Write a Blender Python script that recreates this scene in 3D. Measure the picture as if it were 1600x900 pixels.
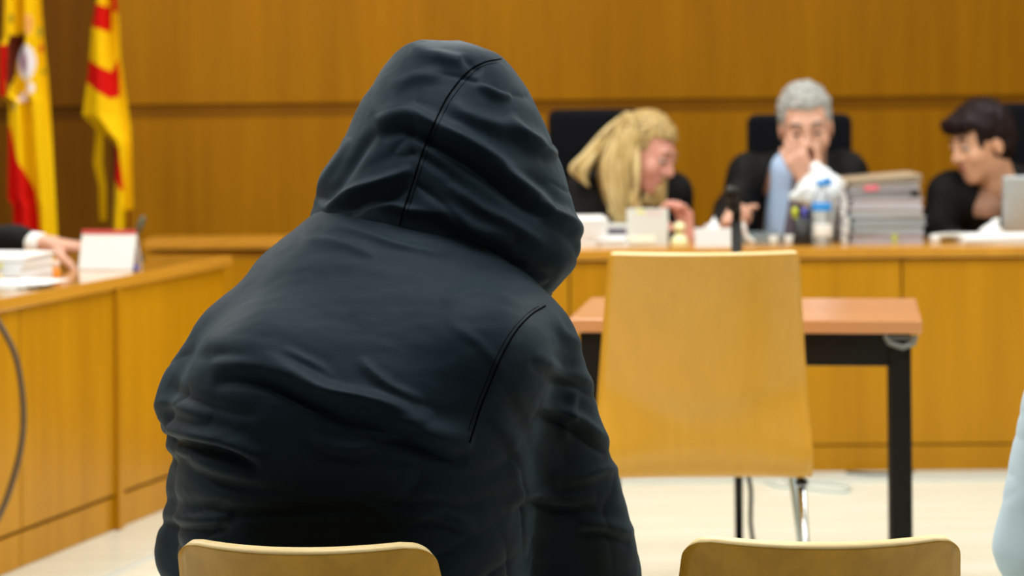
import bpy, bmesh, math, random
import numpy as np
from mathutils import Vector, Matrix, noise
from mathutils.bvhtree import BVHTree

random.seed(7)
rng = np.random.default_rng(7)
for o in list(bpy.data.objects):
    bpy.data.objects.remove(o)
S = bpy.context.scene
COL = S.collection
PI = math.pi

# ------------------------------------------------------------------ camera
CAM_H, FPX, CX, CY = 1.35, 4000.0, 800.0, 100.0
ROLL = math.radians(0.5)
cd = bpy.data.cameras.new('camera')
cam = bpy.data.objects.new('camera', cd); COL.objects.link(cam)
cam.location = (0, 0, CAM_H); cam.rotation_euler = (PI / 2, ROLL, 0)
cd.sensor_width = 36; cd.lens = FPX / 1600 * 36
cd.shift_y = -(450 - CY) / 1600
cd.clip_start = 0.05; cd.clip_end = 60
cd.dof.use_dof = True; cd.dof.focus_distance = 3.5; cd.dof.aperture_fstop = 5.0
S.camera = cam

# ------------------------------------------------------------------ light
w = bpy.data.worlds.new('world'); S.world = w; w.use_nodes = True
w.node_tree.nodes['Background'].inputs[0].default_value = (0.9, 0.95, 1, 1)
w.node_tree.nodes['Background'].inputs[1].default_value = 0.15
S.view_settings.view_transform = 'Standard'; S.view_settings.look = 'None'
S.view_settings.gamma = 1; S.view_settings.use_curve_mapping = False
S.view_settings.exposure = 0.0
CEIL = 3.1
LAMP_W = 37
LAMPS = [(x, y) for y in (4.0, 6.3, 8.6) for x in (-2.4, 0.0, 2.4)]


def at(px, py, Y):
    """pixel of the 1600x900 photograph -> point at depth Y"""
    dx, dy = px - CX, py - CY
    c, s = math.cos(ROLL), math.sin(ROLL)
    x, y = dx * c - dy * s, dx * s + dy * c
    return Vector((x * Y / FPX, Y, CAM_H - y * Y / FPX))


def to_px(V):
    """world verts -> pixel coords (design aid for laying folds on cloth)"""
    x = V[:, 0] * FPX / V[:, 1]; y = (CAM_H - V[:, 2]) * FPX / V[:, 1]
    c, s = math.cos(ROLL), math.sin(ROLL)
    return np.stack([CX + x * c + y * s, CY - x * s + y * c], 1)


# ------------------------------------------------------------------ materials
MATS = {}


def mat(name, col, rough=0.5, metal=0.0, sheen=0.0, coat=0.0, bump=0.0, bscale=80.0, var=0.0,
        trans=0.0, spec=0.5, alpha=1.0, emit=None, sss=0.0):
    m = bpy.data.materials.new(name); m.use_nodes = True
    nt = m.node_tree; b = nt.nodes['Principled BSDF']
    b.inputs['Base Color'].default_value = (*col, 1)
    b.inputs['Roughness'].default_value = rough
    b.inputs['Metallic'].default_value = metal
    b.inputs['Sheen Weight'].default_value = sheen
    b.inputs['Coat Weight'].default_value = coat
    b.inputs['Transmission Weight'].default_value = trans
    b.inputs['Specular IOR Level'].default_value = spec
    b.inputs['Alpha'].default_value = alpha
    if sss:
        b.inputs['Subsurface Weight'].default_value = sss
        b.inputs['Subsurface Radius'].default_value = (0.02, 0.008, 0.004)
    if emit:
        b.inputs['Emission Color'].default_value = (*col, 1); b.inputs['Emission Strength'].default_value = emit
    tc = nt.nodes.new('ShaderNodeTexCoord')
    if var or bump:
        n = nt.nodes.new('ShaderNodeTexNoise'); n.inputs['Scale'].default_value = bscale
        n.inputs['Detail'].default_value = 4
        nt.links.new(tc.outputs['Object'], n.inputs['Vector'])
    if var:
        r = nt.nodes.new('ShaderNodeValToRGB')
        r.color_ramp.elements[0].position = 0.3; r.color_ramp.elements[1].position = 0.7
        r.color_ramp.elements[0].color = (*[max(0, c * (1 - var)) for c in col], 1)
        r.color_ramp.elements[1].color = (*[min(1, c * (1 + var)) for c in col], 1)
        nt.links.new(n.outputs['Fac'], r.inputs['Fac']); nt.links.new(r.outputs['Color'], b.inputs['Base Color'])
    if bump:
        bp = nt.nodes.new('ShaderNodeBump'); bp.inputs['Strength'].default_value = bump
        bp.inputs['Distance'].default_value = 0.004
        nt.links.new(n.outputs['Fac'], bp.inputs['Height']); nt.links.new(bp.outputs['Normal'], b.inputs['Normal'])
    MATS[name] = m
    return m


def wood(name, c1, c2, rough=0.35, coat=0.25, scale=(26, 26, 1.3), figure=(3.0, 3.0, 0.35), mix=0.5, spec=0.3):
    """veneer: long grain along local z plus broad tone bands"""
    m = bpy.data.materials.new(name); m.use_nodes = True
    nt = m.node_tree; b = nt.nodes['Principled BSDF']; L = nt.links.new
    tc = nt.nodes.new('ShaderNodeTexCoord')
    def nz(sc, det, dist=0.0):
        mp = nt.nodes.new('ShaderNodeMapping'); mp.inputs['Scale'].default_value = sc
        n = nt.nodes.new('ShaderNodeTexNoise'); n.inputs['Scale'].default_value = 1.0
        n.inputs['Detail'].default_value = det; n.inputs['Distortion'].default_value = dist
        L(tc.outputs['Object'], mp.inputs['Vector']); L(mp.outputs['Vector'], n.inputs['Vector'])
        return n
    a = nz(scale, 6, 0.4); f = nz(figure, 2, 1.2)
    mx = nt.nodes.new('ShaderNodeMix'); mx.data_type = 'FLOAT'; mx.inputs['Factor'].default_value = mix
    L(a.outputs['Fac'], mx.inputs[2]); L(f.outputs['Fac'], mx.inputs[3])
    r = nt.nodes.new('ShaderNodeValToRGB')
    r.color_ramp.elements[0].position = 0.36; r.color_ramp.elements[1].position = 0.64
    r.color_ramp.elements[0].color = (*c1, 1); r.color_ramp.elements[1].color = (*c2, 1)
    L(mx.outputs[0], r.inputs['Fac']); L(r.outputs['Color'], b.inputs['Base Color'])
    b.inputs['Roughness'].default_value = rough; b.inputs['Coat Weight'].default_value = coat
    b.inputs['Coat Roughness'].default_value = 0.2; b.inputs['Specular IOR Level'].default_value = spec
    bp = nt.nodes.new('ShaderNodeBump'); bp.inputs['Strength'].default_value = 0.05
    bp.inputs['Distance'].default_value = 0.002
    L(a.outputs['Fac'], bp.inputs['Height']); L(bp.outputs['Normal'], b.inputs['Normal'])
    MATS[name] = m
    return m


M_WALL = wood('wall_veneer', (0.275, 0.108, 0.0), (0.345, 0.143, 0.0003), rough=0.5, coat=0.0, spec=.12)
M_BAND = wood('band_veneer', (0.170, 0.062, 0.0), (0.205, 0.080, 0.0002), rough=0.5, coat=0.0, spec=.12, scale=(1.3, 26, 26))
M_BANDSHADE = wood('band_veneer_shaded', (0.080, 0.027, 0.0), (0.095, 0.034, 0.0002), rough=0.5, coat=0.0, spec=.12, scale=(1.3, 26, 26))  # band veneer with the corner wall's shade put into its colour
M_WALLSHADE = wood('wall_veneer_shaded', (0.120, 0.042, 0.0), (0.150, 0.056, 0.0003), rough=0.5, coat=0.0, spec=.12)  # same wall veneer, darkened to paint in the corner wall's weaker light
M_BENCH = wood('bench_veneer', (0.40, 0.170, 0.0015), (0.50, 0.225, 0.003), rough=0.35, coat=0.12, spec=.2)
M_TOP = wood('worktop_veneer', (0.50, 0.22, 0.02), (0.60, 0.28, 0.03), rough=0.22, coat=0.4, scale=(30, 1.2, 30), figure=(3, .35, 3))
M_GROOVE = mat('dark_joint', (0.10, 0.04, 0.004), 0.7)
M_TABLE = wood('table_laminate', (0.56, 0.25, 0.10), (0.64, 0.30, 0.13), rough=0.25, coat=0.35, scale=(1.4, 30, 30), figure=(.4, 3, 3))
M_PLY = wood('beech_ply', (0.40, 0.205, 0.018), (0.54, 0.290, 0.030), rough=0.4, coat=0.08, spec=.2, scale=(60, 60, 2.2), figure=(6, 6, 1.1), mix=.6)
M_PLY2 = wood('beech_ply_honey', (0.64, 0.312, 0.028), (0.705, 0.350, 0.034), rough=0.32, coat=0.35, scale=(40, 40, 1.6), figure=(4, 4, .7))
M_PLYEDGE = wood('ply_edge', (0.80, 0.60, 0.30), (0.90, 0.70, 0.38), rough=0.45, coat=0.1, scale=(4, 300, 300), figure=(3, 200, 200))
M_CHROME = mat('chrome_tube', (0.55, 0.57, 0.58), 0.25, metal=1.0)
M_GREYTUBE = mat('light_grey_tube', (0.55, 0.66, 0.70), 0.35, metal=0.3)
M_BLACKMET = mat('black_metal', (0.005, 0.0035, 0.0025), 0.45, spec=.25)
M_BLACKPL = mat('black_plastic', (0.010, 0.010, 0.011), 0.45)
M_BLACKFAB = mat('black_upholstery', (0.0025, 0.003, 0.005), 0.9, spec=.15, bump=.3, bscale=300)
M_ROBE = mat('black_robe', (0.0025, 0.0027, 0.0035), 0.7, spec=.2, bump=.2, bscale=60)
M_PAPER = mat('white_paper', (0.86, 0.87, 0.88), 0.7)
M_CARD = mat('pale_grey_card', (0.66, 0.67, 0.64), 0.6)
M_CEIL = mat('ceiling_paint', (0.85, 0.85, 0.82), 0.8)
M_PAINT = mat('plain_wall_paint', (0.42, 0.34, 0.22), 0.8)

# cream stone floor with faint streaks running across the room
mf = bpy.data.materials.new('cream_floor'); mf.use_nodes = True
nt = mf.node_tree; b = nt.nodes['Principled BSDF']
tc = nt.nodes.new('ShaderNodeTexCoord'); mp = nt.nodes.new('ShaderNodeMapping')
mp.inputs['Scale'].default_value = (0.8, 7, 1)
n1 = nt.nodes.new('ShaderNodeTexNoise'); n1.inputs['Scale'].default_value = 1.6; n1.inputs['Detail'].default_value = 4
r1 = nt.nodes.new('ShaderNodeValToRGB')
r1.color_ramp.elements[0].position = .35; r1.color_ramp.elements[1].position = .65
r1.color_ramp.elements[0].color = (0.72, 0.745, 0.64, 1); r1.color_ramp.elements[1].color = (0.80, 0.83, 0.74, 1)
nt.links.new(tc.outputs['Object'], mp.inputs['Vector']); nt.links.new(mp.outputs['Vector'], n1.inputs['Vector'])
nt.links.new(n1.outputs['Fac'], r1.inputs['Fac']); nt.links.new(r1.outputs['Color'], b.inputs['Base Color'])
b.inputs['Roughness'].default_value = 0.22; b.inputs['Coat Weight'].default_value = 0.2
M_FLOOR = mf
M_FLOORGREY = mat('grey_floor_strip', (0.60, 0.66, 0.64), 0.3, var=.06, bscale=6)


# ------------------------------------------------------------------ mesh helpers
def obj(name, me, m=None, parent=None, smooth=False):
    if isinstance(me, bmesh.types.BMesh):
        d = bpy.data.meshes.new(name); me.to_mesh(d); me.free(); me = d
    o = bpy.data.objects.new(name, me); COL.objects.link(o)
    if m is not None:
        for q in (m if isinstance(m, (list, tuple)) else [m]):
            me.materials.append(q)
    if smooth and len(me.polygons):
        me.polygons.foreach_set('use_smooth', [True] * len(me.polygons))
    if parent is not None:
        o.parent = parent
    return o


def tag(o, label, cat, group=None):
    o['label'] = label; o['category'] = cat
    if group: o['group'] = group
    return o


def thing(name, label, cat, loc=(0, 0, 0), rotz=0.0, group=None):
    o = bpy.data.objects.new(name, None); COL.objects.link(o); o.empty_display_size = .1
    o.location = loc; o.rotation_euler = (0, 0, rotz)
    return tag(o, label, cat, group)


def struct(o):
    o['kind'] = 'structure'
    return o


def mesh_np(name, V, F, m, parent=None, smooth=True, off=None):
    V = np.asarray(V, float)
    if off is not None: V = V - np.array(off)
    me = bpy.data.meshes.new(name)
    me.from_pydata([], [], []) if False else None
    F = np.asarray(F)
    me.vertices.add(len(V)); me.vertices.foreach_set('co', V.astype(np.float32).ravel())
    k = F.shape[1]
    me.loops.add(F.size); me.loops.foreach_set('vertex_index', F.astype(np.int32).ravel())
    me.polygons.add(len(F)); me.polygons.foreach_set('loop_start', np.arange(0, F.size, k, dtype=np.int32))
    me.polygons.foreach_set('loop_total', np.full(len(F), k, dtype=np.int32))
    me.update(calc_edges=True); me.validate()
    return obj(name, me, m, parent, smooth)


def add_box(bm, c, half, rot=None, bevel=0.0, seg=2):
    g = bmesh.ops.create_cube(bm, size=1.0)
    vs = g['verts']
    M = Matrix.Translation(Vector(c)) @ ((rot.to_4x4()) if rot is not None else Matrix.Identity(4)) @ Matrix.Diagonal((half[0] * 2, half[1] * 2, half[2] * 2, 1))
    bmesh.ops.transform(bm, matrix=M, verts=vs)
    if bevel > 0:
        es = list({e for v in vs for e in v.link_edges})
        bmesh.ops.bevel(bm, geom=es, offset=bevel, segments=seg, affect='EDGES', profile=0.5)
    return bm


def box(c, half, rot=None, bevel=0.0, seg=2):
    return add_box(bmesh.new(), c, half, rot, bevel, seg)


def box2(x0, x1, y0, y1, z0, z1, bevel=0.0):
    return box(((x0 + x1) / 2, (y0 + y1) / 2, (z0 + z1) / 2), ((x1 - x0) / 2, (y1 - y0) / 2, (z1 - z0) / 2), bevel=bevel)


def add_tube(bm, pts, r, seg=10, cap=True):
    pts = [Vector(p) for p in pts]
    rs = r if isinstance(r, (list, tuple)) else [r] * len(pts)
    rings = []; up = None
    for i, p in enumerate(pts):
        t = (pts[min(i + 1, len(pts) - 1)] - pts[max(i - 1, 0)]).normalized()
        if up is None:
            up = t.orthogonal().normalized()
        up = (up - t * up.dot(t))
        if up.length < 1e-6: up = t.orthogonal()
        up.normalize(); s = t.cross(up)
        rings.append([bm.verts.new(p + (up * math.cos(a) + s * math.sin(a)) * rs[i]) for a in [2 * PI * j / seg for j in range(seg)]])
    for a, b_ in zip(rings, rings[1:]):
        for j in range(seg):
            bm.faces.new((a[j], a[(j + 1) % seg], b_[(j + 1) % seg], b_[j]))
    if cap:
        bm.faces.new(rings[0][::-1]); bm.faces.new(rings[-1])
    return bm


def tube(pts, r, seg=10, cap=True):
    return add_tube(bmesh.new(), pts, r, seg, cap)


def lathe(prof, seg=24, c=(0, 0, 0)):
    bm = bmesh.new(); rings = []
    for r, z in prof:
        rings.append([bm.verts.new((c[0] + max(r, 1e-4) * math.cos(2 * PI * j / seg), c[1] + max(r, 1e-4) * math.sin(2 * PI * j / seg), c[2] + z)) for j in range(seg)])
    for a, b_ in zip(rings, rings[1:]):
        for j in range(seg):
            bm.faces.new((a[j], a[(j + 1) % seg], b_[(j + 1) % seg], b_[j]))
    bm.faces.new(rings[0][::-1]); bm.faces.new(rings[-1])
    return bm


def spline(pts, n=12):
    """Catmull-Rom through points"""
    P = [Vector(p) for p in pts]; P = [P[0] * 2 - P[1]] + P + [P[-1] * 2 - P[-2]]
    out = []
    for i in range(1, len(P) - 2):
        for k in range(n):
            t = k / n
            out.append(0.5 * ((2 * P[i]) + (P[i + 1] - P[i - 1]) * t + (2 * P[i - 1] - 5 * P[i] + 4 * P[i + 1] - P[i + 2]) * t * t + (3 * P[i] - P[i - 1] - 3 * P[i + 1] + P[i + 2]) * t ** 3))
    out.append(P[-2])
    return out


# ------------------------------------------------------------------ implicit surfaces (bodies and cloth)
class Field:
    def __init__(s, lo, hi, h):
        s.lo = np.array(lo, float); s.h = h
        s.n = np.maximum(4, np.ceil((np.array(hi, float) - s.lo) / h).astype(int) + 1)
        s.F = np.full(s.n, 0.3, np.float32)
        s.ax = [(s.lo[i] + h * np.arange(s.n[i])).astype(np.float32) for i in range(3)]

    def block(s, lo, hi):
        a = np.clip(np.floor((np.array(lo) - s.lo) / s.h).astype(int), 0, s.n)
        b_ = np.clip(np.ceil((np.array(hi) - s.lo) / s.h).astype(int) + 1, 0, s.n)
        sl = tuple(slice(a[i], b_[i]) for i in range(3))
        return sl, np.meshgrid(*[s.ax[i][sl[i]] for i in range(3)], indexing='ij', sparse=True)

    def mix(s, sl, d, k, op):
        A = s.F[sl]
        if A.size == 0: return
        d = d.astype(np.float32)
        if op == 'u':
            hh = np.maximum(k - np.abs(A - d), 0) / k
            s.F[sl] = np.minimum(A, d) - hh * hh * k * .25
        elif op == 's':
            d = -d
            hh = np.maximum(k - np.abs(A - d), 0) / k
            s.F[sl] = np.maximum(A, d) + hh * hh * k * .25

    def cone(s, a, b_, r1, r2=None, k=.02, op='u'):
        r2 = r1 if r2 is None else r2
        a = np.array(a, float); b_ = np.array(b_, float); m = max(r1, r2) + k + 3 * s.h
        sl, (X, Y, Z) = s.block(np.minimum(a, b_) - m, np.maximum(a, b_) + m)
        ba = b_ - a; L = max((ba * ba).sum(), 1e-9)
        t = np.clip(((X - a[0]) * ba[0] + (Y - a[1]) * ba[1] + (Z - a[2]) * ba[2]) / L, 0, 1)
        d = np.sqrt((X - a[0] - t * ba[0]) ** 2 + (Y - a[1] - t * ba[1]) ** 2 + (Z - a[2] - t * ba[2]) ** 2) - (r1 + (r2 - r1) * t)
        s.mix(sl, d, k, op)

    def ell(s, c, r, R=None, k=.02, op='u'):
        c = np.array(c, float); m = max(r) + k + 3 * s.h
        sl, (X, Y, Z) = s.block(c - m, c + m)
        X, Y, Z = X - c[0], Y - c[1], Z - c[2]
        if R is not None:
            Q = np.array(R.transposed())
            X, Y, Z = (Q[i][0] * X + Q[i][1] * Y + Q[i][2] * Z for i in range(3))
        k0 = np.sqrt((X / r[0]) ** 2 + (Y / r[1]) ** 2 + (Z / r[2]) ** 2)
        k1 = np.sqrt((X / r[0] ** 2) ** 2 + (Y / r[1] ** 2) ** 2 + (Z / r[2] ** 2) ** 2) + 1e-6
        s.mix(sl, k0 * (k0 - 1) / k1, k, op)

    def boxp(s, c, half, R=None, r=.01, k=.01, op='u'):
        c = np.array(c, float); m = math.sqrt(sum(q * q for q in half)) + r + k + 3 * s.h
        sl, (X, Y, Z) = s.block(c - m, c + m)
        X, Y, Z = X - c[0], Y - c[1], Z - c[2]
        if R is not None:
            Q = np.array(R.transposed())
            X, Y, Z = (Q[i][0] * X + Q[i][1] * Y + Q[i][2] * Z for i in range(3))
        qx, qy, qz = np.abs(X) - half[0], np.abs(Y) - half[1], np.abs(Z) - half[2]
        d = np.sqrt(np.maximum(qx, 0) ** 2 + np.maximum(qy, 0) ** 2 + np.maximum(qz, 0) ** 2) + np.minimum(np.maximum(np.maximum(qx, qy), qz), 0) - r
        s.mix(sl, d, k, op)

    def stack(s, rows, k=.02, p=2.2, op='u'):
        """rows (z, xl, xr, yb, yf): stacked ellipse sections, low to high"""
        A = np.array(rows, float); A = A[np.argsort(A[:, 0])]
        z = s.ax[2]; zz = np.clip(z, A[0, 0], A[-1, 0])
        def smooth(col):
            # monotone-ish cubic through rows
            t = A[:, 0]; v = A[:, col]; mder = np.gradient(v, t)
            i = np.clip(np.searchsorted(t, zz) - 1, 0, len(t) - 2)
            hh = t[i + 1] - t[i]; u = (zz - t[i]) / hh
            return ((2 * u ** 3 - 3 * u ** 2 + 1) * v[i] + (u ** 3 - 2 * u ** 2 + u) * hh * mder[i] + (-2 * u ** 3 + 3 * u ** 2) * v[i + 1] + (u ** 3 - u ** 2) * hh * mder[i + 1])
        xl, xr, yb, yf = (smooth(q) for q in (1, 2, 3, 4))
        cx, rx, cy, ry = (xl + xr) / 2, np.maximum((xr - xl) / 2, .004), (yb + yf) / 2, np.maximum((yf - yb) / 2, .004)
        X = s.ax[0][:, None, None]; Y = s.ax[1][None, :, None]
        q = (np.abs((X - cx) / rx) ** p + np.abs((Y - cy) / ry) ** p) ** (1 / p)
        d = (q - 1) * np.minimum(rx, ry)
        e = np.maximum(A[0, 0] - z, z - A[-1, 0])[None, None, :]
        d = np.maximum(d, e)
        s.mix((slice(None),) * 3, d, k, op)

    def mesh(s, smooth=2):
        F = s.F; ins = F < 0; n = F.shape
        c = np.zeros((n[0] - 1, n[1] - 1, n[2] - 1), np.int8)
        for i in (0, 1):
            for j in (0, 1):
                for k in (0, 1):
                    c += ins[i:n[0] - 1 + i, j:n[1] - 1 + j, k:n[2] - 1 + k]
        I, J, K = np.nonzero((c > 0) & (c < 8))
        idx = np.full(c.shape, -1, np.int32); idx[I, J, K] = np.arange(len(I))
        acc = np.zeros((len(I), 3)); cnt = np.zeros(len(I))
        cor = [(i, j, k) for i in (0, 1) for j in (0, 1) for k in (0, 1)]
        val = {q: F[I + q[0], J + q[1], K + q[2]].astype(float) for q in cor}
        for a in cor:
            for ax in range(3):
                if a[ax] == 0:
                    b_ = list(a); b_[ax] = 1; b_ = tuple(b_)
                    va, vb = val[a], val[b_]; m = (va < 0) != (vb < 0)
                    t = np.where(m, va / np.where(m, va - vb, 1), 0)
                    p = np.tile(np.array(a, float), (len(I), 1)); p[:, ax] += t
                    acc += p * m[:, None]; cnt += m
        V = s.lo + s.h * (np.stack([I, J, K], 1) + acc / np.maximum(cnt, 1)[:, None])
        Q = []
        for ax in range(3):
            u, v = (ax + 1) % 3, (ax + 2) % 3
            sl0 = [slice(1, -1)] * 3; sl1 = [slice(1, -1)] * 3
            sl0[ax] = slice(0, n[ax] - 1); sl1[ax] = slice(1, n[ax])
            a, b_ = ins[tuple(sl0)], ins[tuple(sl1)]
            for flip, msk in ((False, a & ~b_), (True, ~a & b_)):
                P = np.stack(np.nonzero(msk), 1)
                for q in (u, v): P[:, q] += 1
                def cell(du, dv):
                    R_ = P.copy(); R_[:, u] -= du; R_[:, v] -= dv
                    return idx[R_[:, 0], R_[:, 1], R_[:, 2]]
                q4 = np.stack([cell(1, 1), cell(0, 1), cell(0, 0), cell(1, 0)], 1)
                Q.append(q4[:, ::-1] if flip else q4)
        Q = np.concatenate(Q); Q = Q[(Q >= 0).all(1)]
        for _ in range(smooth): V = relax(V, Q)
        return V, Q


def relax(V, Q, lam=.5):
    E = np.concatenate([Q[:, [0, 1]], Q[:, [1, 2]], Q[:, [2, 3]], Q[:, [3, 0]]])
    n = len(V); s = np.zeros((n, 3)); c = np.bincount(E[:, 0], minlength=n).astype(float)
    for d in range(3): s[:, d] = np.bincount(E[:, 0], V[E[:, 1], d], minlength=n)
    ok = c > 0; W = V.copy(); W[ok] = V[ok] * (1 - lam) + lam * s[ok] / c[ok][:, None]
    return W


def normals(V, Q):
    fn = np.cross(V[Q[:, 2]] - V[Q[:, 0]], V[Q[:, 3]] - V[Q[:, 1]])
    N = np.zeros_like(V)
    for j in range(4):
        for d in range(3): N[:, d] += np.bincount(Q[:, j], fn[:, d], minlength=len(V))
    return N / (np.linalg.norm(N, axis=1)[:, None] + 1e-12)


def nz(V, sc, seed=0.0):
    return np.array([noise.noise((p[0] * sc[0] + seed, p[1] * sc[1] + seed * 1.7, p[2] * sc[2] - seed)) for p in V])


def poly_dist(P, line):
    """signed distance (+ = below/left-hand side) and along-param for a pixel polyline"""
    L = np.array([(p[0], p[1]) for p in line], float)
    best = np.full(len(P), 1e9); sg = np.zeros(len(P)); al = np.zeros(len(P))
    seg = np.linalg.norm(L[1:] - L[:-1], axis=1); cum = np.concatenate([[0], np.cumsum(seg)])
    for i in range(len(L) - 1):
        a, d = L[i], L[i + 1] - L[i]; l2 = (d * d).sum()
        t = np.clip(((P - a) @ d) / l2, 0, 1); q = P - a - t[:, None] * d
        dist = np.linalg.norm(q, axis=1); cr = d[0] * q[:, 1] - d[1] * q[:, 0]
        m = dist < best
        best[m] = dist[m]; sg[m] = np.sign(cr[m]) + (cr[m] == 0); al[m] = (cum[i] + t[m] * seg[i]) / cum[-1]
    return best * sg, al


def curve_px(pts, n=8):
    return [(v.x, v.y) for v in spline([(p[0], p[1], 0) for p in pts], n)]


def fold(V, N, P, pts, width, amp, kind='step', facing=0.35):
    """one cloth fold: 'step' = roll of cloth above an undercut, 'ridge', 'valley'"""
    d, al = poly_dist(P, curve_px(pts))
    win = np.sin(np.clip(al, 0, 1) * PI) ** 0.6
    u = d / width
    if kind == 'step':
        f = np.where(u < 0, np.exp(-((u + .75) / .8) ** 2), -np.exp(-((u - .55) / .55) ** 2)) * np.where(np.abs(u) < .15, np.abs(u) / .15, 1)
        f = np.exp(-((u + .7) / .75) ** 2) - 1.1 * np.exp(-((u - .35) / .45) ** 2)
    elif kind == 'ridge':
        f = np.exp(-(u / .6) ** 2)
    else:
        f = -np.exp(-(u / .6) ** 2)
    near = (np.abs(u) < 3) & (N[:, 1] < facing)
    return np.where(near, f * win * amp, 0.0)


def grid_faces(nu, nv):
    a = np.arange(nu * nv).reshape(nu, nv)
    return np.stack([a[:-1, :-1].ravel(), a[1:, :-1].ravel(), a[1:, 1:].ravel(), a[:-1, 1:].ravel()], 1)


# ================================================================== ROOM
XL, XR, YB, YF = -4.2, 4.6, -1.6, 12.2
struct(obj('floor', box2(XL, XR, YB, YF, -.1, 0), M_FLOOR))
struct(obj('ceiling', box2(XL, XR, YB, YF, CEIL, CEIL + .1), M_CEIL))
struct(obj('wall_left', box2(XL - .1, XL, YB, YF, 0, CEIL), M_PAINT))
struct(obj('wall_right', box2(XR, XR + .1, YB, YF, 0, CEIL), M_PAINT))
struct(obj('wall_rear', box2(XL, XR, YB - .1, YB, 0, CEIL), M_PAINT))


def panelled_wall(name, p0, p1, veneer, pw, band):
    """veneered wall from p0 to p1 (plan), panels above and below a recessed band"""
    p0, p1 = Vector((*p0, 0)), Vector((*p1, 0)); d = p1 - p0; L = d.length
    a = math.atan2(d.y, d.x)
    root = obj(name, box2(0, L, .03, .10, 0, CEIL), M_GROOVE)
    root.location = p0; root.rotation_euler = (0, 0, a); struct(root)
    n = max(1, round(L / pw)); g = .0004
    for i in range(n):
        x0, x1 = L * i / n + g, L * (i + 1) / n - g
        for z0, z1 in ((0.09, 1.147), (1.203, 2.25), (2.253, CEIL - .002)):
            obj('panel', box(((x0 + x1) / 2, .015, (z0 + z1) / 2), ((x1 - x0) / 2, .015, (z1 - z0) / 2), bevel=.0006, seg=1), veneer, root)
    obj('band', box2(0, L, .012, .03, 1.147, 1.203), band, root)
    obj('skirting', box2(0, L, -.008, .03, 0, .09), veneer, root)
    return root


CORNER = (-1.56, 10.0)
panelled_wall('wall_front', CORNER, (4.6, 11.1), M_WALL, 1.25, M_BAND)
panelled_wall('wall_corner', (-4.2, 7.4), CORNER, M_WALLSHADE, 1.1, M_BANDSHADE)


def ceiling_lamp(x, y, i):
    rows = ['above the rows of chairs', 'above the small table', "above the judges' bench"]
    sides = ['left', 'middle', 'right']
    t = thing('ceiling_lamp', 'white recessed fluorescent ceiling panel %s, %s of three' % (rows[i // 3], sides[i % 3]), 'ceiling lamp', (x, y, CEIL), 0, 'ceiling light panels')
    bm = bmesh.new()
    for sx in (-1, 1): add_box(bm, (sx * .32, 0, -.012), (.02, .62, .012))
    for sy in (-1, 1): add_box(bm, (0, sy * .60, -.012), (.34, .02, .012))
    obj('frame', bm, M_CHROME, t)
    obj('diffuser', box2(-.30, .30, -.58, .58, -.008, -.002), MATS.get('diffuser') or mat('diffuser', (1, 1, .97), .5, emit=2.0), t)
    l = bpy.data.lights.new('lamp_tube', 'AREA'); l.shape = 'RECTANGLE'; l.size = .58; l.size_y = 1.14
    l.energy = LAMP_W; l.color = (0.985, 1.0, 0.97)
    lo = bpy.data.objects.new('lamp_tube', l); COL.objects.link(lo); lo.parent = t; lo.location = (0, 0, -.03)


for i, (x, y) in enumerate(LAMPS): ceiling_lamp(x, y, i)

# pale strip of stone along the foot of the judges' bench
st = obj('trim_1', box2(-.75, 3.4, 8.22, 8.455, .0005, .004), M_FLOORGREY); struct(st)
for k, (xa, ya, xb, yb) in enumerate([(-1.62, 5.0, -.80, 7.75)]):
    # grey line on the floor beside the side desk
    d = Vector((xb - xa, yb - ya, 0)); o = obj('trim_2', box2(-.014, .014, 0, d.length, .0003, .0015), M_FLOORGREY)
    o.location = (xa, ya, 0); o.rotation_euler = (0, 0, math.atan2(d.y, d.x) - PI / 2); struct(o)

# ================================================================== JUDGES' BENCH
BY = 8.40
def judges_bench():
    t = thing('judges_bench', "long ochre veneered judges' bench facing the room, panelled front", 'bench', (0, BY, 0))
    edges = [-.75, .182, 1.273, 2.364, 3.3]
    obj('carcass', box2(-.75, 3.3, .02, .04, 0.0, .70), M_GROOVE, t)
    for a, b_ in zip(edges, edges[1:]):
        obj('panel', box(((a + b_) / 2, .01, .395), ((b_ - a) / 2 - .003, .01, .303), bevel=.002, seg=1), M_BENCH, t)
    obj('plinth', box2(-.75, 3.3, .004, .022, 0, .086), M_BENCH, t)
    obj('worktop', box(((3.3 - .75) / 2, .31, .7225), (2.045, .335, .0175), bevel=.004), M_TOP, t)
    for x in (-.73, 3.28):
        obj('end_panel', box((x, .32, .352), (.02, .28, .352)), M_BENCH, t)
    return t
judges_bench()

# low cabinet behind the end of the side desk
t = thing('low_cabinet', 'low ochre wooden cabinet behind the far end of the side desk', 'cabinet', (-.80, 9.12, 0))
obj('body', box2(-.5, .5, .02, .24, 0, .69), M_BENCH, t)
obj('cabinet_top', box((0, .12, .716), (.52, .135, .016), bevel=.003), M_TOP, t)
for sx in (-1, 1):
    dr = obj('door', box((sx * .25, .012, .36), (.243, .01, .31), bevel=.003), M_BENCH, t)
    obj('handle', tube([(sx * .04, -.005, .45), (sx * .04, -.02, .45), (sx * .04, -.02, .55), (sx * .04, -.005, .55)], .004, 6), M_CHROME, dr)

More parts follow.
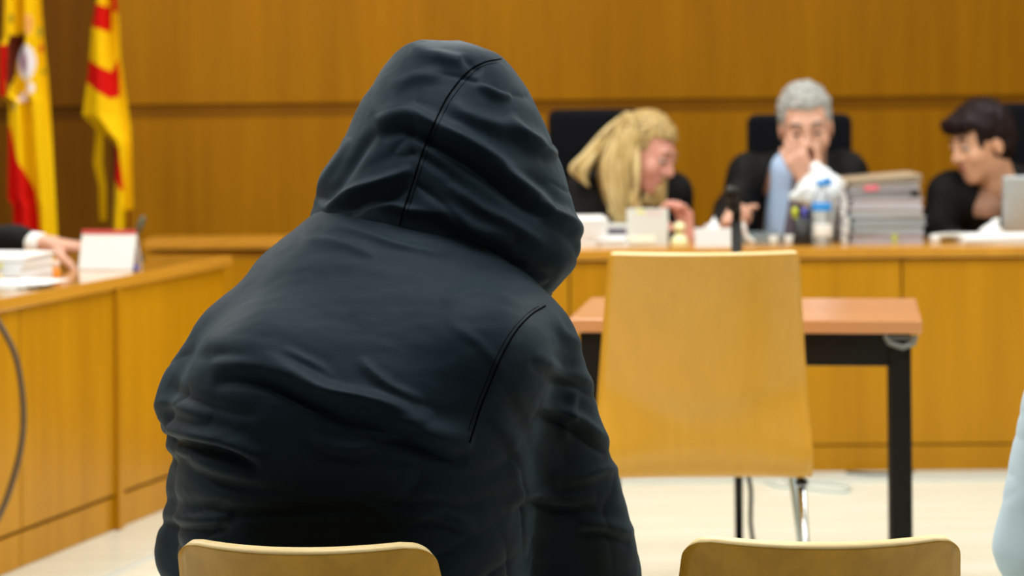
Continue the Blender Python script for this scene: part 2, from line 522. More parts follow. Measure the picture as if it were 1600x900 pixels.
# ================================================================== SIDE DESK
DA, DB = Vector((-1.86, 5.12, 0)), Vector((-.913, 8.27, 0))
DD = (DB - DA).normalized(); DN = Vector((-DD.y, DD.x, 0)); DANG = math.atan2(DD.y, DD.x)
def desk_pt(s, n, z):
    """s metres back from the far end along the front edge, n metres in from that edge"""
    return DB - DD * s + DN * n + Vector((0, 0, z))
def side_desk():
    t = thing('side_desk', 'slanting ochre wooden side desk with panelled front at the left', 'desk', DA, DANG)
    L = (DB - DA).length
    obj('carcass', box2(0.03, L - .02, .035, .055, 0, .70), M_GROOVE, t)
    sA = .825
    # panels; the tall joint sits about a metre from the far end
    for a, b_ in ((.02, L - 2.2), (L - 2.2, L - 1.42), (L - 1.42, L - sA), (L - sA, L - .02)):
        obj('panel', box(((a + b_) / 2, .025, .405), ((b_ - a) / 2 - .003, .012, .30), bevel=.002, seg=1), M_BENCH, t)
        obj('plinth', box(((a + b_) / 2, .028, .048), ((b_ - a) / 2 - .002, .010, .047), bevel=.001, seg=1), M_BENCH, t)
    obj('batten', box((L - sA, .012, .352), (.018, .012, .352), bevel=.002, seg=1), M_BENCH, t)
    obj('end_panel', box((L - .03, .36, .352), (.02, .32, .352)), M_BENCH, t)
    obj('end_panel', box((.03, .36, .352), (.02, .32, .352)), M_BENCH, t)
    obj('worktop', box((L / 2, .36, .7225), (L / 2, .365, .0175), bevel=.004), MATS['worktop_side'], t)
wood('worktop_side', (0.50, 0.22, 0.02), (0.60, 0.28, 0.03), rough=0.10, coat=0.8, spec=.5, scale=(1.2, 30, 30), figure=(.35, 3, 3))
side_desk()

# ================================================================== SMALL TABLE
def small_table():
    x0, x1, y0, y1 = -0.405, .425, 0.0, .56
    c = at(1155, 515, 6.02)
    t = thing('table', 'small table with reddish top and square black steel frame', 'table', (c.x, 6.02, 0), math.radians(-7.5))
    obj('tabletop', box2(x0, x1, y0, y1, .712, .744, bevel=.003), M_TABLE, t)
    for x in (x0 + .05, x1 - .05):
        for y in (.05, .51):
            obj('leg', box((x, y, .354), (.025, .025, .354), bevel=.003), M_BLACKMET, t)
    for y in (.05, .51):
        obj('apron', box(((x0 + x1) / 2, y, .672), ((x1 - x0) / 2 - .075, .018, .039), bevel=.002), M_BLACKMET, t)
    for x in (x0 + .05, x1 - .05):
        obj('apron', box((x, .28, .672), (.018, .205, .039), bevel=.002), M_BLACKMET, t)
    # pale bracket under the front right corner
    bm = bmesh.new()
    add_tube(bm, [(x1 - .085, .01, .708), (x1 - .075, .01, .690), (x1 - .045, .01, .680), (x1 - .02, .01, .690), (x1 - .015, .01, .708)], .007, 8)
    add_box(bm, (x1 - .05, .016, .702), (.030, .004, .004))
    obj('bracket', bm, mat('bracket_grey', (.16, .16, .15), .4), t)
small_table()


# ================================================================== PLYWOOD CHAIRS
def ply_chair(name, label, loc, rotz, wt, wb, htop, corner, bow, lean, m, group, zseat=.44, legs=True, depth=.40, edge=None, kink=0.0):
    """one bent plywood shell (back + seat) on four round metal legs; sitter faces +y"""
    t = thing(name, label, 'chair', loc, rotz, group)
    # profile: (y, z) from top of back down, round the bend and along the seat
    prof = []
    zb = zseat + .07
    for k in range(15):
        f = k / 14; z = htop + (zb - htop) * f
        prof.append((lean * (1 - (1 - f) ** 2), z))
    y0 = prof[-1][0]; r = .07
    for k in range(1, 8):
        a = PI / 2 * k / 7
        prof.append((y0 + r * (1 - math.cos(a)), zb - r * math.sin(a)))
    for k in range(1, 9):
        f = k / 8
        prof.append((y0 + r + (depth - r) * f, zseat - .012 * math.sin(PI * f * .8) - .02 * max(0, f - .75) * 4 * (f - .75)))
    arc = [0]
    for p, q in zip(prof, prof[1:]): arc.append(arc[-1] + math.hypot(q[0] - p[0], q[1] - p[1]))
    # resample densely near the rounded ends
    T = []; A = arc[-1]
    base = np.unique(np.concatenate([np.linspace(0, corner, 10) ** 1, np.linspace(corner, A - .05, 40), np.linspace(A - .05, A, 8)]))
    ys = np.interp(base, arc, [p[0] for p in prof]); zs = np.interp(base, arc, [p[1] for p in prof])
    nu = 25; U = np.linspace(-1, 1, nu); V = []
    for s_, y, z in zip(base, ys, zs):
        f = min(1, s_ / (htop - zb + .1)); half = wt / 2 + (wb - wt) / 2 * min(1, f * 1.15)
        for e, rr in ((s_, corner), (A - s_, .05)):
            if e < rr: half = half - rr + math.sqrt(max(0, rr * rr - (rr - e) ** 2))
        bw = bow * max(0, 1 - max(0, s_ - (htop - zb) * .75) / .2)
        for u in U:
            x = u * half
            kc = kink * max(0.0, 1 - (abs(u) / .85) ** 3) / (1 + math.exp(-(.578 + .085 * u * u - z) / .010)) if kink and z > .5 else (kink * max(0.0, 1 - (abs(u) / .85) ** 3) if kink else 0)
            V.append((x, y + bw * (x / (wt / 2)) ** 2 + kc, z))
    o = mesh_np('shell', np.array(V), grid_faces(len(base), nu), [m, edge or M_PLYEDGE], t)
    md = o.modifiers.new('thickness', 'SOLIDIFY'); md.thickness = .0135; md.offset = 0; md.material_offset_rim = 1; md.use_even_offset = True
    yb = y0
    zl = zseat - .012
    for sx in (-1, 1):
        hx = wb / 2 - .018
        obj('leg', tube([(sx * hx, yb + .10, zl - .02), (sx * (hx + .015), yb + .03, .01)], .0095, 10), M_CHROME, t, True)
        obj('leg', tube([(sx * hx, yb + depth - .08, zl - .02), (sx * (hx + .05), yb + depth - .01, .01)], .0095, 10), M_GREYTUBE, t, True)
        obj('seat_rail', tube([(sx * hx, yb + .08, zl - .006), (sx * hx, yb + depth - .06, zl - .006)], .007, 8), M_BLACKMET, t, True)
        for yy in (.10, .30):
            obj('mount', lathe([(.014, 0), (.014, .012), (.008, .014)], 12, (sx * hx, yb + yy, zl - .016)), M_BLACKPL, t)
    obj('cross_rail', tube([(-wb / 2 + .03, yb + .20, zl + .001), (wb / 2 - .03, yb + .20, zl + .001)], .006, 8), M_BLACKMET, t, True)
    return t


c = at(485, 850, 3.33); NEARL = (c.x - .024, 3.33, 0)
ply_chair('plywood_chair', 'pale beech chair back directly behind the hooded man', NEARL, math.radians(-7), .340, .385, .719, .034, .080, .075, M_PLY, 'pale beech chairs in the front row')
c = at(1280, 850, 3.33)
ply_chair('plywood_chair', 'empty pale beech chair at the bottom right, back rest with rounded corners', (c.x + .012, 3.33, 0), math.radians(-.8), .360, .40, .720, .034, .078, .075, M_PLY, 'pale beech chairs in the front row')
c = at(1094, 400, 5.62)
ply_chair('plywood_chair', 'honey coloured tall plywood chair facing the small black-framed table', (c.x + .010, 5.60, 0), math.radians(-1), .415, .485, .930, .008, .055, .10, M_PLY2, None, zseat=.420, depth=.42, kink=.014)

# second chair's pale front leg and cables lying by the bench are separate things
def floor_cable(name, label, pts, r, m):
    o = obj(name, tube(spline(pts, 10), r, 6), m, None, True); o.location = (0, 0, 0)
    return tag(o, label, 'cable')
M_CABLE = mat('grey_cable', (.48, .52, .50), .5)
floor_cable('floor_cable', 'grey cable looping on the floor behind the honey coloured chair', [(.86, 8.32, .005), (.90, 8.1, .005), (1.02, 8.0, .005), (1.05, 8.1, .005), (.95, 8.18, .005), (.85, 8.1, .005), (.80, 8.2, .005)], .005, M_CABLE)
floor_cable('floor_cable', 'dark cable lying along the foot of the bench beside the table leg', [(1.08, 8.36, .006), (1.16, 8.32, .006), (1.24, 8.33, .006), (1.30, 8.37, .006)], .007, mat('dark_cable', (.06, .07, .07), .5))
M_BROWNC = mat('brown_cable', (.10, .06, .03), .5)
# hanging cord by the side desk, looped down from the worktop edge
lp = [at(-60, 452, 6.62), at(-30, 470, 6.6), at(0, 508, 6.6), at(25, 560, 6.6), at(36, 630, 6.6), at(34, 690, 6.6), at(20, 750, 6.6), at(0, 803, 6.58), at(-40, 870, 6.5)]
p0 = lp[0].copy(); lp = [Vector((p0.x - .1, p0.y + .03, .748))] + [Vector((p0.x - .02, p0.y, .748))] + lp[1:] + [Vector((lp[-1].x - .12, 6.35, .01)), Vector((lp[-1].x - .4, 6.2, .008))]
floor_cable('hanging_cable', 'thin brown cord hanging in a loop in front of the side desk', lp, .009, M_BROWNC)


# ================================================================== MICROPHONE STAND
def mic_stand():
    c = at(1151, 395, 6.78)
    t = thing('microphone_stand', 'black floor microphone stand behind the honey coloured chair', 'microphone stand', (c.x, 6.78, 0))
    obj('base', lathe([(.12, 0), (.12, .012), (.03, .03), (.018, .035)], 24), M_BLACKMET, t, True)
    obj('pole', tube([(0, 0, .03), (0, 0, .55), (0, 0, .93)], [.011, .013, .015], 10), M_BLACKMET, t, True)
    obj('collar', lathe([(.010, 0), (.018, .005), (.018, .05), (.010, .055)], 12, (0, 0, .52)), M_BLACKPL, t)
    g = obj('gooseneck', tube(spline([(0, 0, .93), (0, -.005, .97), (-.006, -.01, .98), (-.010, -.015, 1.0)], 6), .012, 8), M_BLACKMET, t, True)
    obj('microphone', tube(spline([(-.006, -.01, .955), (-.010, -.016, .985), (-.016, -.026, 1.02)], 5), [.010] + [.016] * 5 + [.020] * 3 + [.018] + [.012], 12), M_BLACKMET, t, True)
    obj('cord', tube(spline([(.012, 0, .50), (.018, -.01, .4), (.016, -.012, .3), (.030, -.02, .22), (.03, -.02, .12), (.05, -.05, .04), (.12, -.1, .006), (.25, -.05, .006)], 8), .006, 6), M_BLACKPL, t, True)
mic_stand()


# ================================================================== FLAGS
def colour_mesh(o, cols):
    a = o.data.color_attributes.new('print', 'FLOAT_COLOR', 'POINT')  # flag print plus the painted fold shadow
    C4 = np.ones((len(cols), 4), np.float32); C4[:, :3] = cols
    a.data.foreach_set('color', C4.ravel())


mfl = bpy.data.materials.new('flag_cloth'); mfl.use_nodes = True
nt = mfl.node_tree; b = nt.nodes['Principled BSDF']
an = nt.nodes.new('ShaderNodeAttribute'); an.attribute_name = 'print'
nt.links.new(an.outputs['Color'], b.inputs['Base Color'])
b.inputs['Roughness'].default_value = .7; b.inputs['Specular IOR Level'].default_value = .1
M_FLAG = mfl
FY, FR, FDR = (.86, .53, .002), (.62, .006, .004), (.62, .006, .004)


def inpoly(P, poly):
    x, y = P[:, 0], P[:, 1]; r = np.zeros(len(P), bool); n = len(poly)
    for i in range(n):
        x1, y1 = poly[i]; x2, y2 = poly[(i + 1) % n]
        if y1 == y2: continue
        c_ = ((y1 > y) != (y2 > y)) & (x < (x2 - x1) * (y - y1) / (y2 - y1) + x1)
        r ^= c_
    return r


def hang_cloth(name, left, right, Y, pleats, amp, colour, parent, y0, y1, ns=70, nt_=260, seed=0.0, skew=0.0):
    """cloth hanging in vertical pleats between two edge lines (design lines in the photograph's frame)"""
    ty = np.linspace(y0, y1, nt_)
    xl = np.interp(ty, [p[1] for p in left], [p[0] for p in left]); xr = np.interp(ty, [p[1] for p in right], [p[0] for p in right])
    s = np.linspace(0, 1, ns); P = []; V = []
    for j, y in enumerate(ty):
        for i, u in enumerate(s):
            px = xl[j] + (xr[j] - xl[j]) * u
            ph = 2 * PI * (pleats * u + .10 * math.sin(y / 90 + seed)) + seed
            dep = amp * math.sin(ph) + skew * (u - .5)
            p = at(px, y, Y); V.append((p.x, Y + dep, p.z)); P.append((px, y))
    V = np.array(V); P = np.array(P)
    off = parent.location
    o = mesh_np(name, V, grid_faces(nt_, ns), M_FLAG, parent, True, off)
    colour_mesh(o, colour(P))
    md = o.modifiers.new('thickness', 'SOLIDIFY'); md.thickness = .0025; md.offset = 0
    return o


def flag_stand(name, label, px, Y):
    c = at(px, 300, Y)
    t = thing(name, label, 'flag', (c.x, Y + .045, 0))
    obj('pole', tube([(0, .0, .05), (0, 0, 2.40)], .013, 12), MATS.get('pole_wood') or wood('pole_wood', (.10, .04, .01), (.14, .06, .015)), t, True)
    obj('finial', lathe([(.014, 2.40), (.022, 2.42), (.010, 2.44), (.020, 2.47), (.004, 2.54)], 16), MATS.get('brass') or mat('brass', (.75, .50, .15), .25, metal=1), t, True)
    obj('base', lathe([(.15, 0), (.15, .02), (.10, .035), (.03, .05), (.022, .09)], 28), M_BLACKMET, t, True)
    return t


def col_spain(P):
    C_ = np.tile(np.array(FY), (len(P), 1))
    C_[inpoly(P, [(-40, 68), (15, 70), (13, 152), (-40, 152)])] = FR
    C_[inpoly(P, [(8, 185), (13, 200), (24, 238), (40, 270), (53, 300), (58, 335), (64, 400), (10, 400), (0, 300)])] = FR
    C_[P[:, 1] < -70] = FR
    e = lambda cx, cy, rx, ry: ((P[:, 0] - cx) / rx) ** 2 + ((P[:, 1] - cy) / ry) ** 2 < 1
    C_[inpoly(P, [(18, 55), (40, 52), (40, 72), (26, 90), (24, 120), (14, 150), (14, 70)])] = (.10, .015, .004)  # shadow inside the fold, painted into the cloth colour
    C_[e(41, 98, 15, 29)] = (.80, .74, .80)
    C_[e(37, 97, 7, 14)] = (.45, .22, .36)
    C_[e(46, 38, 6, 17)] = (.80, .38, .10)
    C_[e(49, 137, 7, 9)] = (.85, .74, .74)
    C_[e(35, 152, 6, 8)] = (.80, .66, .70)
    C_[e(23, 166, 5, 7)] = (.18, .22, .16)
    C_[e(62, 76, 4, 6)] = (.70, .10, .03)
    C_[e(20, 30, 3, 8)] = (.40, .27, .01)
    C_[e(60, 50, 4, 8)] = (.45, .40, .05)
    C_[e(66, 112, 4, 5)] = (.35, .30, .02)
    return C_


def col_cat(P):
    C_ = np.tile(np.array(FY), (len(P), 1))
    # slanting bars on the left-hand fold and narrow bars on the right-hand fold
    for a, b_, d_ in ((4, 41, 8), (96, 137, 16), (-95, -50, 8), (-190, -145, 8)):
        C_[inpoly(P, [(110, a - d_ * 1.2), (172, a + d_), (172, b_ + d_ + 2), (110, b_ - d_ * 1.6)])] = FR
    C_[inpoly(P, [(172, -10), (188, -20), (188, 22), (172, 14)])] = FR
    C_[inpoly(P, [(172, 112), (184, 92), (186, 150), (172, 155)])] = FR
    C_[inpoly(P, [(176, 226), (188, 232), (194, 300), (178, 282)])] = FR
    C_[inpoly(P, [(196, 330), (212, 330), (212, 380), (197, 380)])] = (.16, .01, .004)
    return C_


f1 = flag_stand('spanish_flag', 'red and yellow flag with a coat of arms, leftmost, hanging on a pole', 44, 9.2)
hang_cloth('cloth', [(22, -260), (8, -60), (5, 0), (3, 60), (-3, 72), (-3, 150), (12, 158), (12, 310), (20, 322), (22, 400)],
           [(52, -260), (60, -60), (62, 0), (67, 60), (73, 120), (78, 200), (87, 370), (89, 400)], 9.2, 2.2, .034, col_spain, f1, -260, 400, seed=.8)
f2 = flag_stand('striped_flag', 'red and yellow striped flag hanging beside the wall corner', 176, 9.45)
hang_cloth('cloth', [(165, -260), (154, -60), (150, 0), (142, 45), (138, 100), (127, 180), (150, 203), (172, 218), (178, 228), (180, 245), (178, 282), (175, 380)],
           [(178, -260), (182, -60), (183, 0), (186, 40), (188, 90), (196, 150), (203, 200), (206, 300), (207, 322), (202, 340), (204, 380)], 9.45, 1.15, .030, col_cat, f2, -260, 380, seed=2.3)
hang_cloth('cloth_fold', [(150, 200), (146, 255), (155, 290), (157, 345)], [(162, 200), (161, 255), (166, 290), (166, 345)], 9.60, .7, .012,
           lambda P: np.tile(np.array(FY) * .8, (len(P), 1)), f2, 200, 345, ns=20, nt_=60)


# ================================================================== PEOPLE
M_SKIN = mat('skin', (.62, .34, .24), .5, sss=.15, var=.06, bscale=30)
M_SKINP = mat('pink_skin', (.66, .31, .24), .5, sss=.15, var=.06, bscale=30)
M_SKINW = mat('warm_skin', (.62, .33, .20), .5, sss=.15, var=.06, bscale=30)
M_LIP = mat('lips', (.42, .12, .10), .45)
M_EYE = mat('eye', (.35, .30, .28), .2)
M_IRIS = mat('iris', (.02, .012, .008), .2)


def head_R(yaw, pitch=0, roll=0):
    r = math.radians
    return Matrix.Rotation(r(yaw), 3, 'Z') @ Matrix.Rotation(r(pitch), 3, 'X') @ Matrix.Rotation(r(roll), 3, 'Y')


def add_head(f, c, R, s):
    c = Vector(c); g = lambda x, y, z: c + R @ (Vector((x, y, z)) * s)
    E = lambda p, r, k=.02, op='u': f.ell(g(*p), [q * s for q in r], R, k * s, op)
    K = lambda a, b_, r1, r2, k=.015, op='u': f.cone(g(*a), g(*b_), r1 * s, r2 * s, k * s, op)
    E((0, .012, .045), (.074, .094, .083))
    E((0, -.030, -.020), (.060, .066, .085), .03)
    E((0, -.020, -.065), (.050, .060, .045), .03)
    E((0, -.066, -.100), (.024, .020, .020), .03)
    K((-.034, -.080, .030), (.034, -.080, .030), .013, .013, .02)
    for x in (-1, 1):
        E((x * .032, -.104, .010), (.017, .016, .012), .012, 's')
        E((x * .042, -.062, -.028), (.024, .022, .024), .025)
        E((x * .074, .014, -.008), (.010, .020, .033), .006)
    K((0, -.092, .018), (0, -.113, -.026), .008, .013, .012)
    for x in (-1, 1): E((x * .013, -.100, -.030), (.009, .010, .008), .008)
    K((-.019, -.086, -.056), (.019, -.086, -.056), .008, .008, .010)
    K((-.016, -.084, -.068), (.016, -.084, -.068), .009, .009, .010)
    K((0, .020, -.060), (0, .035, -.150), .052, .055, .03)
    return g


def face_parts(root, c, R, s, brow, off, lips=True):
    g = lambda x, y, z: Vector(c) + R @ (Vector((x, y, z)) * s) - Vector(off)
    for x in (-1, 1):
        e = obj('eye', lathe([(.0135 * s * math.sin(a), -.0135 * s * math.cos(a)) for a in np.linspace(0.02, PI - .02, 10)], 14, g(x * .032, -.083, .008)), M_EYE, root, True)
        obj('iris', lathe([(.006 * s * math.sin(a), -.006 * s * math.cos(a)) for a in np.linspace(.02, PI - .02, 6)], 10, g(x * .032, -.0925, .006)), M_IRIS, e, True)
        obj('eyelid', tube([g(x * .020, -.093, .011), g(x * .032, -.098, .016), g(x * .045, -.090, .011)], [.003 * s, .0045 * s, .003 * s], 8), M_SKIN, root, True)
        obj('eyebrow', tube([g(x * .016, -.098, .034), g(x * .033, -.097, .040), g(x * .050, -.084, .034)], [.004 * s, .005 * s, .003 * s], 8), brow, root, True)
    if lips:
        obj('lips', tube([g(-.024, -.087, -.061), g(-.010, -.0955, -.059), g(0, -.097, -.060), g(.010, -.0955, -.059), g(.024, -.087, -.061)], [.002 * s, .006 * s, .0065 * s, .006 * s, .002 * s], 8), M_LIP, root, True)


def add_hand(f, wrist, d, n, side, curl=(25, 30, 20), s=1.0, thumb=.5, spread=.10):
    """wrist point, finger direction d, palm normal n (palm side), side = +-1 thumb side"""
    wv = Vector(wrist); d = Vector(d).normalized(); n = Vector(n); n = (n - d * n.dot(d)).normalized(); u = d.cross(n) * side
    L = [(.92, .030), (1.0, .010), (.95, -.010), (.78, -.029)]
    for q, (ln, o_) in enumerate(L):
        kn = wv + d * (.088 - .004 * abs(q - 1)) * s + u * o_ * s
        f.cone(wv + u * o_ * .55 * s, kn, .016 * s, .0125 * s, .012 * s)
        p = kn; dirv = (d + u * spread * (1 - q * .66)).normalized(); ang = 0
        for j, (seg, rr) in enumerate(((.042, .0098), (.026, .0090), (.021, .0082))):
            ang += math.radians(curl[j]); v = dirv * math.cos(ang) + n * math.sin(ang)
            e = p + v * seg * ln * s
            f.cone(p, e, rr * s, rr * .93 * s, .005 * s); p = e
    b0 = wv + d * .02 * s + u * .020 * s + n * .008 * s
    b1 = b0 + (d * .55 + u * .75 + n * .35).normalized() * .045 * s
    v2 = (d * (.9 - .3 * thumb) + u * .35 + n * thumb).normalized()
    f.cone(b0, b1, .017 * s, .0125 * s, .012 * s)
    b2 = b1 + v2 * .032 * s; b3 = b2 + (v2 + n * .25 - u * .1).normalized() * .026 * s
    f.cone(b1, b2, .0115 * s, .0105 * s, .006 * s); f.cone(b2, b3, .0105 * s, .009 * s, .005 * s)


def bounds(pts, m):
    A = np.array([list(p) for p in pts]); return A.min(0) - m, A.max(0) + m


def seated_person(label, P, skin, cloth, cloth_name, hair_fn, brow, group=None, robe_k=1.0, face=True, h=.005, shirt=None, trousers=None, crease=1.0):
    """P: head, R, s, neck, sh (2), el (2), wr (2), hand (2 dicts or None), hip, fwd (unit: direction the lap points)"""
    hip = Vector(P['hip']); fwd = Vector(P['fwd']).normalized(); side = Vector((-fwd.y, fwd.x, 0))  # to sitter's left
    root = thing('person', label, 'person', (hip.x, hip.y, 0), 0, group)
    off = root.location
    kn = [hip + side * q * .10 + fwd * .42 + Vector((0, 0, .03)) for q in (1, -1)]
    an = [k_ + Vector((0, 0, -k_.z + .07)) + fwd * .02 for k_ in kn]
    sh, el, wr = P['sh'], P['el'], P['wr']; neck = Vector(P['neck']); s = P['s']
    pts = [P['head'], neck, hip, *sh, *el, *wr, *kn, *an]
    chest = (Vector(sh[0]) + Vector(sh[1])) / 2
    lo, hi = bounds(pts, .22); lo[2] = -.01
    f = Field(lo, hi, h)
    f.cone(neck, chest, .055, .09, .04); f.cone(chest - Vector((0, 0, .06)), hip + Vector((0, 0, .05)), .115, .125, .05)
    f.cone(sh[0], sh[1], .05, .05, .05)
    for q in (0, 1):
        f.cone(sh[q], el[q], .047, .040, .03); f.cone(el[q], wr[q], .040, .026, .02)
        f.cone(hip + side * (1, -1)[q] * .08, kn[q], .082, .058, .04); f.cone(kn[q], an[q], .056, .038, .02)
        f.cone(an[q] - Vector((0, 0, .03)), an[q] + fwd * .16 - Vector((0, 0, .04)), .04, .03, .02)
    add_head(f, P['head'], P['R'], s)
    f.cone(Vector(P['head']) + P['R'] @ Vector((0, .03, -.08)) * s, neck, .050, .056, .03)
    for q in (0, 1):
        if P['hand'][q]: add_hand(f, wr[q], **P['hand'][q])
    V, Q = f.mesh(1)
    mesh_np('body', V, Q, skin, root, True, off)
    # robe or shirt over the body
    g = Field(lo, hi, h * 1.2); k = robe_k
    g.cone(chest - Vector((0, 0, .05)), hip + Vector((0, 0, .04)), .140 * k, .165 * k, .06)
    g.cone(Vector(sh[0]) + Vector((0, 0, .0)), Vector(sh[1]), .072 * k, .072 * k, .06)
    g.cone(neck - Vector((0, 0, .035)), chest - Vector((0, 0, .02)), .075 * k, .10 * k, .05)
    for q in (0, 1):
        g.cone(sh[q], el[q], .070 * k, .066 * k, .04)
        e2 = Vector(el[q]).lerp(Vector(wr[q]), .80)
        g.cone(el[q], e2, .064 * k, P.get('cuff', .058) * k, .03)
        if not trousers:
            g.cone(hip + side * (1, -1)[q] * .08, kn[q], .105, .075, .05); g.cone(kn[q], kn[q].lerp(an[q], .8), .072, .070, .03)
    if shirt: shirt[0](g)
    V, Q = g.mesh(3); N = normals(V, Q)
    V = V + N * (nz(V, (9, 9, 5), 3.1) * .010 + nz(V, (22, 22, 11), 8.2) * .004)[:, None]
    if crease > 1:
        cr = (1 - np.abs(nz(V + .02 * nz(V, (6, 6, 6), 5)[:, None], (5, 5, 14), 17))) ** 10
        V = V - N * (cr * .0028)[:, None]; V = relax(V, Q, .4)
    if trousers:
        tr = Field(lo, hi, .009)
        for q in (0, 1):
            tr.cone(hip + side * (1, -1)[q] * .08 - Vector((0, 0, .01)), kn[q], .118, .080, .05); tr.cone(kn[q], kn[q].lerp(an[q], .95), .078, .066, .03)
        TV, TQ = tr.mesh(3); TV += normals(TV, TQ) * (nz(TV, (14, 14, 8), 6) * .008)[:, None]
        mesh_np('trousers', TV, TQ, trousers, root, True, off)
    for q in (0, 1):
        a_ = an[q]; sf = Field(np.array(a_) - .26, np.array(a_) + .26, .008)
        sf.cone(a_ - fwd * .02 - Vector((0, 0, .026)), a_ + fwd * .17 - Vector((0, 0, .034)), .050, .038, .02); sf.cone(a_ - Vector((0, 0, .02)), a_ + Vector((0, 0, .03)), .050, .048, .02)
        SV, SQ = sf.mesh(2); SV[:, 2] = np.maximum(SV[:, 2], .002)
        mesh_np('shoe', SV, SQ, M_BLACKPL, root, True, off)
    mesh_np(cloth_name, V, Q, cloth, root, True, off)
    if shirt: shirt[1](root, off)
    if hair_fn: hair_fn(root, off, P)
    if face: face_parts(root, P['head'], P['R'], s, brow, off)
    return root


def hair_cap(P, rx=.083, ry=.104, rz=.094, front=-.052, cutz=.062, back=-.05, h=.004, fuzz=.004):
    """cap of hair over the skull, open at the face"""
    c, R, s = Vector(P['head']), P['R'], P['s']; g = lambda x, y, z: c + R @ (Vector((x, y, z)) * s)
    f = Field(np.array(c) - .19 * s, np.array(c) + .19 * s, h)
    f.ell(g(0, .014, .050), (rx * s, ry * s, rz * s), R, .02)
    f.ell(g(0, .050, -.005), (rx * .92 * s, .062 * s, .075 * s), R, .03)
    f.boxp(g(0, front - .10, cutz - .20), (.2 * s, .10 * s, .20 * s), R, .004, .02, 's')
    f.boxp(g(0, 0, back - .25), (.3 * s, .3 * s, .22 * s), R, .01, .02, 's')
    for x in (-1, 1): f.ell(g(x * .085, -.012, -.022), (.03 * s, .040 * s, .040 * s), R, .01, 's')
    return f


# ---- middle judge: grey hair, chin propped on a hand
def judge_middle():
    Y = 8.86; head = at(1259, 199, Y); R = head_R(-4, 14, -4); s = 1.12
    sh = [at(1322, 270, 9.02), at(1172, 276, 9.04)]        # sitter's left is on the right of the picture
    el = [at(1302, 372, 8.86), at(1146, 330, 8.95)]
    wr = [at(1263, 284, 8.735), at(1136, 358, 8.72)]
    hl = dict(d=(-.46, .02, .9), n=(.25, 1, .1), side=-1, curl=(20, 26, 20), s=1.05, thumb=.15, spread=.12)
    hr = dict(d=(.0, -.55, .42), n=(.9, -.2, -.5), side=1, curl=(50, 60, 35), s=1.05, thumb=.6)
    P = dict(head=head, R=R, s=s, neck=at(1250, 262, 9.0), sh=sh, el=el, wr=wr, hand=[hl, hr], hip=(1.05, 9.18, .56), fwd=(-.05, -1, 0), cuff=.064)
    M_SHIRT = mat('pale_blue_shirt', (.42, .56, .80), .7); M_TIE = mat('purple_tie', (.06, .035, .06), .6)
    gown = at(1222, 330, 8.80)

    def cut(g):   # open gown front
        g.boxp(at(1226, 330, 8.86), (.062, .14, .20), Matrix.Rotation(math.radians(14), 3, 'Y'), .01, .02, 's')

    def inner(root, off):
        f = Field(np.array(at(1150, 420, 8.7)) - .1, np.array(at(1330, 240, 9.2)) + .1, .006)
        a, b_ = at(1240, 268, 8.99), Vector((1.02, 9.02, .62))
        f.cone(a, b_, .085, .150, .03); f.cone(at(1250, 258, 8.98), at(1245, 275, 8.97), .062, .075, .02)
        V, Q = f.mesh(3); N = normals(V, Q); V += N * (nz(V, (14, 14, 6), 1.3) * .006)[:, None]
        mesh_np('shirt', V, Q, M_SHIRT, root, True, off)
        c0, c1 = at(1246, 272, 8.89), at(1240, 385, 8.80)
        bm = bmesh.new(); pts = [c0.lerp(c1, q / 8) - Vector(off) + Vector((0, -.004 * math.sin(q * PI / 8) - .006, 0)) for q in range(9)]
        prev = None
        for q, p in enumerate(pts):
            wd = (.018 if q == 0 else .016 + .028 * q / 8)
            cur = [bm.verts.new(p + Vector((x * wd, y, 0))) for x, y in ((-1, 0), (0, -.008), (1, 0), (0, .006))]
            if prev:
                for j in range(4): bm.faces.new((prev[j], prev[(j + 1) % 4], cur[(j + 1) % 4], cur[j]))
            else: bm.faces.new(cur)
            prev = cur
        bm.faces.new(prev[::-1])
        obj('tie', bm, M_TIE, root)
        # white shirt cuffs
        for q, t_ in ((0, .86), (1, .84)):
            a, b_ = Vector(el[q]), Vector(wr[q]); p0, p1 = a.lerp(b_, t_ - .08), a.lerp(b_, t_ + .12)
            obj('cuff', tube([p0 - Vector(off), p1 - Vector(off)], [.042, .038], 16), M_PAPER if q == 0 else M_SHIRT, root, True)

    def hair(root, off, P_):
        f = hair_cap(P_, front=-.050, cutz=.072)
        V, Q = f.mesh(2); N = normals(V, Q); V += N * (nz(V, (45, 45, 45), 2) * .007 + nz(V, (110, 110, 60), 5) * .003)[:, None]
        mesh_np('hair', V, Q, mat('grey_hair', (.30, .30, .29), .6, var=.35, bscale=60, bump=.5), root, True, off)

    seated_person('grey-haired judge in black robe, blue shirt and tie, chin resting on his hand', P, M_SKIN, M_ROBE, 'robe', hair, mat('grey_brow', (.16, .14, .13), .7), shirt=(cut, inner))
judge_middle()


